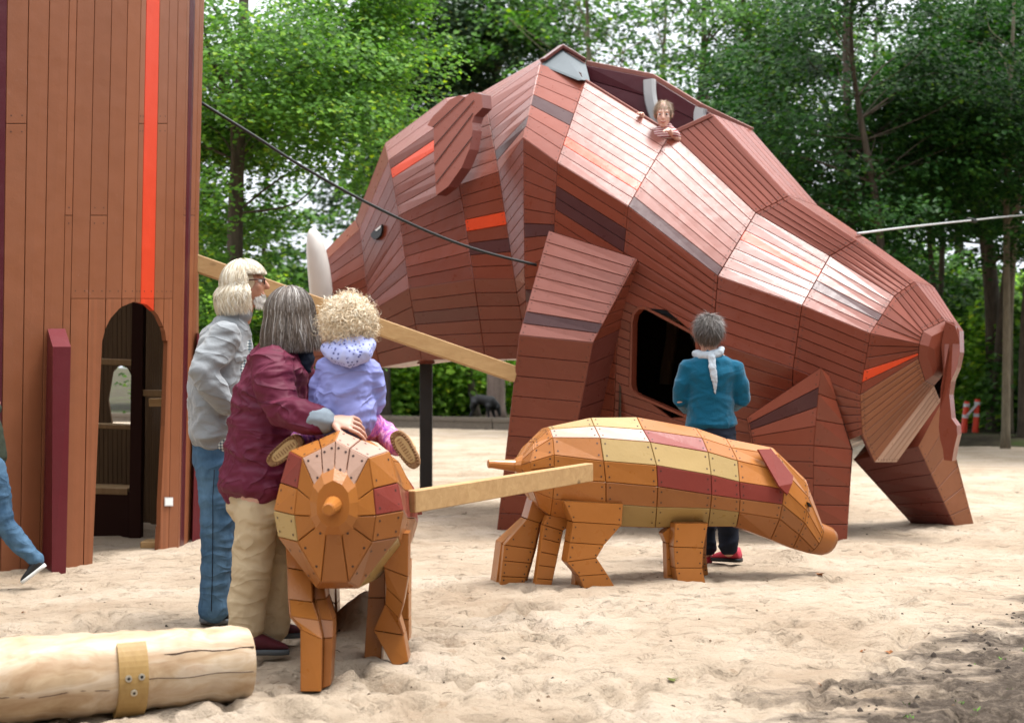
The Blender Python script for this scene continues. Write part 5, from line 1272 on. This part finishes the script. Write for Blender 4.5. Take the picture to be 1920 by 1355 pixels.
# ---- man in the grey cardigan
p = Person('older man with long white blond hair and glasses in grey cardigan and blue jeans', 405, 1163, 7.05)
LY = Vector((0, 1, 0)); hx = p.p(458, 532); A = axes((.97, .22, .06))
q = head(p, hx, A, 1.0)
p.chain([(448,600,0), (455,565,0)], [(.058, .060), (.056, .060)], LY)
p.chain([(412,850,0), (415,770,0), (418,690,0), (432,620,0)], [(.11, .075), (.13, .10), (.15, .105), (.14, .08)], LY)
for s, kx, ax_ in ((-.095, 404, 402), (.095, 436, 424)): p.chain([(412,870,s), (kx+3,985,s*1.05), (ax_,1135,s)], [.065, .055, .04])
p.chain([(425,628,-.18), (384,695,-.27), (428,762,-.19)], [.045, .038, .026]); p.chain([(440,625,.18), (452,700,.24), (452,775,.16)], [.045, .038, .026])
hand(p, p.p(430,764,-.20), Vector((.75, .35, -.15)), (0, -1, .3), 1.0, .7, 1); hand(p, p.p(452,776,.16), Vector((-.1, -.3, -.8)), (.8, 0, .3), 1.0, .6, 1)
p.cloth('cardigan', [([(408,818,0), (407,770,0), (412,700,0), (424,640,0), (436,604,0)], [(.215, .135), (.20, .137), (.215, .15), (.215, .125), (.10, .085)], LY),
    ([(424,632,-.17), (398,668,-.235), (383,697,-.27), (405,735,-.245), (426,763,-.205)], [.085, .080, .072, .062, .046]), ([(440,628,.17), (452,700,.24), (452,762,.17)], [.08, .066, .045]), ([(440,590,0), (458,588,0)], [(.085, .05), (.07, .05)], LY)],
    .009, 'grey_fleece', 3, .013, (8, 8, 11), 3)
p.cloth('shirt', [([(432,600,0), (452,582,0)], [(.062, .066), (.06, .062)], LY), ([(428,815,0), (440,770,0), (446,690,0), (452,640,0)], [(.15, .075), (.12, .07), (.12, .07), (.08, .05)], LY), ([(424,835,0), (426,810,0)], [(.17, .115), (.17, .115)], LY)], .009, 'check_shirt', 3, .004, (12, 12, 12), 4)
p.cloth('jeans', [([(408,870,0), (410,825,0)], [(.175, .118), (.17, .12)], LY)]+[([(xa,870,s*.9), (xb,985,s), (xc,1080,s), (xd,1150,s)], [(.098, .112), (.080, .082), (.070, .072), (.068, .074)], LY) for s, xa, xb, xc, xd in ((-.095, 410, 408, 404, 400), (.095, 424, 434, 430, 424))],
    .009, 'denim', 5, .006, (9, 9, 16), 5)
sm = MB(); tube(sm, [p.p(402,880,-.195), p.p(399,930,-.195), p.p(399,985,-.18), p.p(398,1080,-.168), p.p(396,1145,-.17)], .0022, 'navy_cloth', 5)
p.piece('seam', sm, True)
for s, x0, x1 in ((-.095, 376, 432), (.095, 400, 456)): shoe(p, p.p(x0, 1166, s*1.1), p.p(x1+8, 1163+2, s*1.1+.06), 'black_shoe', 'sole_grey', .048, .085)
eyes(p, q, A)
g = MB()
for s in (-1, 1):
    c = q(s*.034, .100, .010); loop = [c+A @ Vector((.027*math.cos(a), -.004*abs(math.cos(a)), .019*math.sin(a))) for a in np.linspace(0, 2*math.pi, 15)]; tube(g, loop, .0026, 'frame_brown', 6, False)
    tube(g, [c+A @ Vector((s*.027, 0, .006)), q(s*.078, .06, .014), q(s*.082, .005, .012), q(s*.080, -.03, -.012)], .0032, 'frame_brown', 6)
tube(g, [q(-.008, .101, .014), q(0, .106, .017), q(.008, .101, .014)], .0026, 'frame_brown', 6); p.piece('glasses', g, True)
def capbase(c, A, R3, off, mat): 
    def b(mb): v, f = [], []; blob(v, f, c+A @ Vector(off), R3, A, 20, 14); mb.add(v, f, mat)
    return b
strands(p, 'hair', hx, A, 7500, bob_path((.090, .104, .108), -.112, .10, .016, .30, 0, inward=.2, lenvar=.05, vol=.016, fringe=.034), 'hair_blond', .0026, 3, base=capbase(hx, A, (.086, .096, .100), (0, -.022, .018), 'hair_blond'))
def beard_path(rr):
    a = rr.uniform(-1.25, 1.25); z = rr.uniform(-.105, -.048); r0 = .078 if z > -.08 else .066; x = .048*math.sin(a); y = .015+r0*math.cos(a); L = rr.uniform(.02, .04)
    if z > -.062 and abs(x) > .03: return None
    return [(x, y, z), (x*1.08, y+.010, z-L*.5), (x*1.02, y+.010, z-L)]
strands(p, 'beard', hx, A, 900, beard_path, 'beard', .003, 4)
p.finish(.0065, 4, 'skin_tan'); man = p

# ---- woman in burgundy
p = Person('woman with grey bob, burgundy jacket and beige trousers, one hand on a piglet', 480, 1225, 6.25)
D = Vector((.80, .60, 0)); LS = Vector((-.60, .80, 0)); hx = p.p(546, 588); A = axes((.72, .69, .05)); q = head(p, hx, A, 1.0)
p.chain([(535,640,.0), (542,615,0)], [(.055, .055), (.052, .055)], LS)
p.chain([(492,930,0), (495,850,0), (508,760,0), (525,680,0), (533,645,0)], [(.11, .085), (.13, .10), (.15, .11), (.16, .09), (.08, .06)], LS)
for s, a_, b_, c in ((-.09, 485, 476, 462), (.10, 508, 515, 508)): p.chain([(a_,930,s), (b_,1060,s), (c,1190,s)], [.085, .06, .04])
p.chain([(508,672,-.14), (528,765,-.27), (612,792,-.36)], [.045, .038, .025]); p.chain([(548,665,.17), (585,745,.25), (620,775,.08)], [.045, .038, .026])
hand(p, p.p(619,788,-.37), Vector((.95, .05, -.12)), (.1, -.62, .8), 1.12, .9, 1); hand(p, p.p(620,775,.08), Vector((.6, -.5, -.3)), (0, .2, 1), 1.0, .5, -1)
p.cloth('jacket', [([(487,915,0), (487,870,0), (492,800,0), (505,740,0), (520,685,0), (530,648,0)], [(.215, .165), (.20, .155), (.185, .145), (.185, .145), (.19, .12), (.10, .085)], LS),
    ([(508,676,-.13), (514,725,-.215), (534,768,-.27), (572,782,-.33), (598,790,-.355)], [.090, .086, .074, .066, .058]), ([(548,668,.15), (583,745,.25), (612,775,.10)], [.085, .07, .055]), ([(536,648,0), (552,632,.01)], [(.075, .068), (.068, .06)], LS)],
    .008, 'burgundy_nylon', 2, .014, (8.5, 8.5, 13), 21, warp=.9)
p.cloth('cuff', [([(588,787,-.352), (613,790,-.366)], [(.056, .060), (.050, .054)])], .007, 'lining_blue', 3, .004, (20, 20, 20), 6)
p.cloth('scarf', [([(545,640,.0), (566,642,-.03), (574,672,-.05), (572,700,-.06)], [.055, .042, .034, .02])], .007, 'navy_cloth', 2, .008, (22, 22, 22), 7)
p.cloth('trousers', [([(490,955,0), (490,890,0)], [(.185, .142), (.18, .138)], LS)]+[([(a_,945,s), (b_,1050,s), (c,1130,s), (d,1182,s)], [(.098, .098), (.088, .088), (.082, .084), (.078, .082)], LS) for s, a_, b_, c, d in ((-.085, 484, 474, 464, 462), (.10, 505, 514, 512, 507))],
    .0085, 'khaki', 3, .010, (8, 8, 11), 31)
shoe(p, p.p(458, 1226, -.12), p.p(538, 1224, -.02), 'maroon_shoe', 'sole_grey', .046, .085); shoe(p, p.p(500, 1197, .16), p.p(566, 1192, .28), 'maroon_shoe', 'sole_grey', .045, .08)
eyes(p, q, A)
strands(p, 'hair', hx, A, 7500, bob_path((.092, .108, .110), -.145, .55, .006, .12, 0, inward=-.18, lenvar=.03, vol=.014), 'hair_grey', .0024, 9, base=capbase(hx, A, (.086, .098, .100), (0, -.02, .016), 'hair_grey'))
p.finish(.0042, 3, 'skin'); woman = p

# ---- child on the piglet
p = Person('small child with curly blond hair in a lilac jacket riding the rear view piglet', 652, 815, 6.02)
hx = p.p(655, 612, .02); LX = Vector((1, 0, 0)); A = axes((.15, .98, .12)); q = head(p, hx, A, .90)
p.chain([(655,662,.02), (655,640,.02)], [.045, .045]); p.chain([(652,795,0), (650,740,0), (652,690,0), (655,665,0)], [(.10, .075), (.095, .07), (.10, .07), (.06, .045)], LX)
p.chain([(615,690,.03), (604,745,.04), (628,785,.14)], [.035, .03, .022]); p.chain([(696,690,.03), (702,745,.04), (682,785,.14)], [.035, .03, .022])
hand(p, p.p(628,786,.14), Vector((.3, .8, -.4)), (0, .2, 1), .6, .6, 1); hand(p, p.p(682,786,.14), Vector((-.3, .8, -.4)), (0, .2, 1), .6, .6, -1)
p.chain([(635,795,.02), (585,815,.14), (548,838,.0)], [.055, .045, .032]); p.chain([(668,795,.02), (722,812,.14), (742,836,0)], [.055, .045, .032])
p.cloth('jacket', [([(648,792,0), (646,755,0), (648,715,0), (652,680,0), (655,660,0)], [(.138, .10), (.132, .10), (.118, .095), (.105, .08), (.06, .05)], LX),
    ([(618,688,.02), (603,725,.04), (602,752,.06), (620,778,.13)], [.055, .050, .048, .038]), ([(690,688,.02), (700,725,.04), (702,752,.06), (688,780,.13)], [.055, .050, .048, .038])], .007, 'lilac_nylon', 2, .010, (12, 12, 16), 41)
p.cloth('hood', [([(612,652,-.03), (630,662,-.07), (655,668,-.09), (680,660,-.07), (694,645,-.03)], [.030, .045, .052, .045, .030]), ([(655,668,-.06), (655,640,-.075), (655,628,-.06)], [(.08, .042), (.075, .03), (.05, .02)], LX)], .006, 'hood_dots', 4, .005, (20, 20, 20), 42)
p.cloth('leggings', [([(636,792,.02), (610,806,.10), (585,817,.14), (560,828,.06)], [.068, .062, .054, .046]), ([(668,792,.02), (698,800,.10), (722,812,.13), (738,828,.04), (746,838,-.02)], [.068, .062, .052, .044, .040])], .006, 'pink_leggings', 4, .005, (18, 18, 18), 43)
def boot(ankle, c, tilt, nm):   # boot with the ribbed sole turned towards the camera
    c = p.p(*c); a = p.p(*ankle); L, W = .088, .037; up = Vector((math.sin(tilt), 0, math.cos(tilt))); sdv = Vector((math.cos(tilt), 0, -math.sin(tilt))); bk = Vector((0, 1, 0)); bk = (bk*.97+Vector((.12, 0, .05))).normalized(); mb = MB(); n = 28
    def ringp(k, off, kk=1.0):
        out = []
        for i in range(n):
            t = 2*math.pi*i/n; y = math.cos(t); x = math.sin(t); w = W*(1.02+.10*y-.10*math.exp(-((y+.15)/.3)**2)); xs = math.copysign(abs(x)**.72, x); ys_ = math.copysign(abs(y)**.86, y); out.append(c+up*ys_*L*k+sdv*xs*w*k+bk*off)
        return out
    teeth = [q_ for q_ in ringp(1.0, -.004)]; r0 = ringp(1.02, .0); r1 = ringp(1.0, .022); r2 = ringp(.9, .045)
    for i in range(n): teeth[i] = teeth[i]+(c-teeth[i])*(.04 if i % 2 else 0)
    inner = ringp(.72, -.002); i2 = ringp(.66, -.006); 
    allv = i2+inner+teeth+r0+r1+r2; 
    mb.add(i2, [tuple(range(n))], 'tread_pale')
    for k, mt in ((0, 'tread_pale'), (1, 'tread'), (2, 'tread'), (3, 'tread'), (4, 'tread_pale')): mb.add(allv[k*n:(k+2)*n], [(i, (i+1) % n, n+(i+1) % n, n+i) for i in range(n)], mt)
    for j in range(-6, 7):   # cleats
        for sx in (-1, 1):
            yy = j/6.6; w = W*(1.0+.10*yy)*max(0, 1-yy*yy)**.36; cc = c+up*yy*L*.93+sdv*sx*w*.84-bk*.006; box(mb, cc, (.010, .008, .0075), 'tread', Matrix((sdv, bk, up)).transposed(), .002)
    for j in range(-4, 5): cc = c+up*j*L*.14-bk*.0065; box(mb, cc, (.020-.001*abs(j), .003, .0035), 'tread', Matrix((sdv, bk, up)).transposed())
    v, f = [], []; loft(v, f, [c+bk*.035-up*.01, c+bk*.055+up*.03, a], [.036, .036, .036], None, 14); mb.add(v, f, 'tread_pale'); p.piece(nm, mb, False)
boot((742,832,0), (760,843,-.09), R(-33), 'shoe'); boot((556,828,.05), (534,845,-.09), R(52), 'shoe')
eyes(p, q, A, .9)
def curl_path(rr):
    a = rr.uniform(-math.pi, math.pi); z = rr.uniform(-.75, 1); r_ = math.sqrt(max(0, 1-z*z)); fx, fy = math.sin(a), math.cos(a)
    if fy*r_ > .45 and z < .35: return None
    b0 = Vector((.078*r_*fx, .088*r_*fy-.01, .084*z+.02)); out = Vector((fx*r_, fy*r_*.9, z)).normalized(); tg = Vector((rr.gauss(0, 1), rr.gauss(0, 1), rr.gauss(-.5, .8))); tg = tg-out*tg.dot(out); dr = (out*rr.uniform(.25, .8)+tg.normalized()*.8+Vector((0, 0, -.25))).normalized(); L = rr.uniform(.035, .085)*(1 if rr.random() > .1 else 1.2); R0 = rr.uniform(.006, .013); u = dr.orthogonal().normalized(); w = dr.cross(u); ph = rr.uniform(0, 6.3); tn = rr.uniform(1.2, 2.0); pts = []
    for k in range(14): t = k/13; an = ph+tn*6.283*t; pts.append(b0+dr*L*t+(u*math.cos(an)+w*math.sin(an))*R0*min(1, t*3)+out*.012*math.sin(t*3.1))
    return [tuple(x) for x in pts]
strands(p, 'hair', hx, A, 5600, curl_path, 'hair_curl', .0017, 12, base=capbase(hx, A, (.082, .088, .090), (0, -.012, .016), 'hair_curl'))
p.finish(.006, 4, 'skin'); child = p

# ---- woman in teal
p = Person('woman seen from behind in teal jumper and pale scarf, standing by the boar doorway', 1345, 1055, 9.2)
hx = p.p(1327, 622); A = axes((-.25, .95, .15)); q = head(p, hx, A, .98); LX = Vector((1, 0, 0))
p.chain([(1330,665,0), (1328,640,0)], [.052, .052]); p.chain([(1335,815,0), (1333,750,0), (1333,695,0), (1330,668,0)], [(.15, .10), (.13, .095), (.16, .10), (.10, .06)], LX)
for s, a_, b_, c, d in ((-.1, 1316, 1322, 1326, .03), (.1, 1350, 1362, 1366, -.1)): p.chain([(a_,832,d*.2), (b_,930,d), (c,1035,d)], [.08, .058, .04])
p.chain([(1290,690,0), (1276,750,.0), (1292,768,.24)], [.045, .036, .026]); p.chain([(1376,690,0), (1390,750,.0), (1376,762,.24)], [.045, .036, .026])
hand(p, p.p(1292,768,.24), (.3, .9, .1), (0, 0, 1), 1, .6, 1); hand(p, p.p(1376,762,.24), (-.3, .9, .1), (0, 0, 1), 1, .6, -1)
p.cloth('jumper', [([(1333,796,0), (1332,770,0), (1332,735,0), (1332,700,0), (1331,675,0), (1330,662,0)], [(.170, .12), (.150, .115), (.148, .11), (.185, .115), (.15, .09), (.07, .06)], LX),
    ([(1291,688,0), (1281,720,0), (1276,750,.01), (1290,766,.20)], [.068, .060, .054, .040]), ([(1374,688,0), (1386,720,0), (1391,748,.01), (1377,760,.20)], [.068, .060, .054, .040])], .009, 'teal_knit', 5, .008, (9, 9, 12), 51)
p.cloth('trousers', [([(1335,830,0), (1334,798,0)], [(.16, .115), (.155, .11)], LX)]+[([(a_,830,d*.2), (b_,930,d), (c,1028,d)], [.092, .075, .066]) for a_, b_, c, d in ((1316, 1321, 1325, .03), (1352, 1362, 1366, -.1))], .010, 'navy_cloth', 4, .008, (9, 9, 14), 52)
p.cloth('scarf', [([(1304,662,.02), (1316,668,-.045), (1332,668,-.07), (1348,662,-.05), (1352,655,.03)], [.024, .030, .032, .028, .022]), ([(1334,668,-.10), (1336,690,-.125), (1340,715,-.125), (1341,738,-.118)], [(.024, .014), (.024, .010), (.018, .008), (.004, .004)], LX)], .006, 'scarf_cloth', 2, .006, (26, 26, 26), 53)
shoe(p, p.p(1328, 1062, .02), p.p(1318, 1064, .24), 'coral_shoe', 'black_shoe', .044, .08); shoe(p, p.p(1389, 1053, -.08), p.p(1336, 1050, .02), 'coral_shoe', 'black_shoe', .046, .085)
def short_path(L0, up_=.4, face=.35, R3=(.082, .096, .098)):
    def f(rr):
        a = rr.uniform(-math.pi, math.pi); z = rr.uniform(-.85, 1); r_ = math.sqrt(max(0, 1-z*z)); fx, fy = math.sin(a), math.cos(a)
        if fy*r_ > face and z < .45: return None
        b0 = Vector((R3[0]*r_*fx, R3[1]*r_*fy-.014, R3[2]*z+.018)); out = Vector((fx*r_, fy*r_, z)); out.normalize(); dn = Vector((fx*z, fy*z, -r_)); L = L0*rr.uniform(.6, 1.2); j = Vector((rr.gauss(0, .25), rr.gauss(0, .25), rr.gauss(0, .2)))
        d0 = (out*up_+dn+j).normalized(); d1 = (out*.1+dn*1.2+j).normalized(); return [tuple(b0), tuple(b0+d0*L*.5), tuple(b0+d0*L*.5+d1*L*.5)]
    return f
strands(p, 'hair', hx, A, 5200, short_path(.06, .30, .55), 'hair_salt', .0026, 14, base=capbase(hx, A, (.084, .098, .098), (0, -.014, .018), 'hair_salt'))
eyes(p, q, A); p.finish(.009, 4, 'skin')

# ---- boy in the boar
Yb = BW(1245, 245, .38).y
p = Person('smiling small boy in striped shirt leaning out of the opening on the boar back', 1245, 262, Yb)
hx = p.p(1244, 214, -.02); A = axes((-.12, -.95, -.30)); q = head(p, hx, A, .90)
p.chain([(1247,240,.02), (1246,228,.01)], [.035, .035]); p.chain([(1250,300,.12), (1249,270,.10), (1248,246,.03)], [(.09, .06), (.10, .065), (.07, .045)], LX)
rp = BW(1203,211,.37)-p.o; p.chainv([rp+Vector((.13,.02,-.16)), rp+Vector((.05,.07,-.12)), rp+Vector((.01,.05,-.01))], [.03, .026, .02]); p.chain([(1266,250,.03), (1272,262,0), (1252,243,-.12)], [.03, .026, .02])
hand(p, rp+Vector((.01,.05,-.005)), (-.3, -.9, .05), (0, -.2, 1), .62, .9, 1); hand(p, p.p(1254,244,-.13), (-.4, -.8, -.1), (0, -.1, 1), .62, .9, -1)
p.cloth('shirt', [([(1250,300,.14), (1249,272,.10), (1248,250,.03), (1247,236,.02)], [(.112, .08), (.118, .08), (.122, .078), (.055, .05)], LX), ([(1264,250,.03), (1268,256,0), (1262,249,-.07)], [.042, .038, .032])], .008, 'striped_shirt', 3, .004, (14, 14, 14), 61)
strands(p, 'hair', hx, A, 2600, short_path(.042, .22, .66, (.073, .086, .088)), 'hair_boy', .003, 15, base=capbase(hx, A, (.073, .084, .084), (0, -.016, .024), 'hair_boy')); eyes(p, q, A, .9)
mo = MB(); v, f = [], []; tube(mo, [q(-.026, .084, -.050), q(-.013, .097, -.060), q(0, .101, -.063), q(.013, .097, -.060), q(.026, .084, -.050)], [.002, .005, .006, .005, .002], 'lip', 8); p.piece('mouth', mo, True); p.finish(.0055, 3, 'skin_fair')

# ---- runner at the left edge
p = Person('child in blue jeans and black slip on shoes running in from the left edge', -20, 1095, 8.3)
hx = p.p(-62, 640, 0); A = axes((-.95, .2, 0)); q = head(p, hx, A, .95); p.chain([(-50,700,0), (-58,665,0)], [.045, .045]); p.chain([(-22,860,0), (-32,790,0), (-48,715,0)], [(.11, .08), (.10, .08), (.12, .07)], LY)
p.chain([(-40,720,-.12), (-20,775,-.16), (-6,755,-.30)], [.035, .03, .022]); p.chain([(-26,720,.12), (-60,770,.16), (-80,745,.14)], [.035, .03, .022])
hand(p, p.p(-8,772,-.20), (.1, -.5, .8), (1, 0, 0), .8, .6, 1); hand(p, p.p(-80,745,.14), (-.6, 0, .5), (0, 0, 1), .8, .6, 1)
p.chain([(-22,865,-.07), (0,975,-.07), (72,1055,-.05)], [.065, .045, .03]); p.chain([(-22,865,.07), (-85,950,.07), (-110,1060,.07)], [.065, .045, .03])
p.cloth('jacket', [([(-22,862,0), (-32,800,0), (-44,740,0), (-50,712,0)], [(.14, .10), (.13, .10), (.14, .09), (.06, .05)], LY), ([(-40,722,-.12), (-20,778,-.16), (-8,765,-.24)], [.055, .05, .04]), ([(-26,722,.12), (-60,770,.16)], [.055, .05])], .010, 'olive_cloth', 4, .008, (9, 9, 12), 71)
p.cloth('jeans', [([(-22,880,0), (-22,850,0)], [(.12, .09), (.12, .09)], LY), ([(-18,872,-.06), (-2,930,-.07), (6,980,-.07), (40,1022,-.06), (72,1052,-.05)], [.082, .070, .066, .056, .042]), ([(-26,872,.06), (-85,950,.07), (-108,1050,.07)], [.08, .062, .042])], .009, 'denim', 4, .007, (11, 11, 16), 72)
shoe(p, p.p(86, 1062, -.05), p.p(44, 1094, -.07), 'black_shoe', 'sole_white', .04, .06); shoe(p, p.p(-100, 1072, .07), p.p(-160, 1082, .07), 'black_shoe', 'sole_white', .04, .06)
eyes(p, q, A, .95); strands(p, 'hair', hx, A, 900, short_path(.06, .3, .5), 'hair_salt', .005, 16, base=capbase(hx, A, (.080, .092, .094), (0, -.014, .018), 'hair_salt')); p.finish(.009, 3, 'skin')

# ---- dog
v, f = [], []; Yd = 33.2; o_ = P(905, 786, Yd)
def dq(x, y, dy=0): return P(x, y, Yd+dy)-o_
LYv = (0, 1, 0)
loft(v, f, [dq(888,752), dq(896,748), dq(908,750), dq(920,754), dq(926,758)], [(.10, .10), (.11, .12), (.11, .12), (.13, .16), (.10, .12)], LYv, 14)
loft(v, f, [dq(922,752), dq(931,758), dq(935,764)], [.085, .07, .065], None, 12); loft(v, f, [dq(933,764), dq(936,772), dq(937,779)], [.072, .05, .035], None, 10)
for (a, b_, c, d, s) in (((889,754), (884,764), (886,771), (880,783), -.08), ((891,756), (888,768), (884,774), (884,783), .08), ((916,760), (915,770), (916,778), (917,785), -.08), ((924,762), (924,772), (927,779), (927,785), .08)):
    loft(v, f, [dq(*a, s), dq(*b_, s), dq(*c, s), dq(*d, s)], [.085, .05, .032, .028], None, 10)
loft(v, f, [dq(887,748), dq(882,742), dq(878,735)], [.03, .02, .012], None, 8)
for s in (-1, 1): blob(v, f, dq(932, 764, s*.06), (.02, .035, .05))
me, co, nr = fuse(v, f, .02, 3); setco(me, co); dg_ = bpy.data.objects.new('dog', me); scene.collection.objects.link(dg_); me.materials.clear(); me.materials.append(M['dog_fur']); dg_.location = o_; tag(dg_, 'black dog sniffing the ground by the kerb in front of the pinkish tree trunk', 'dog')
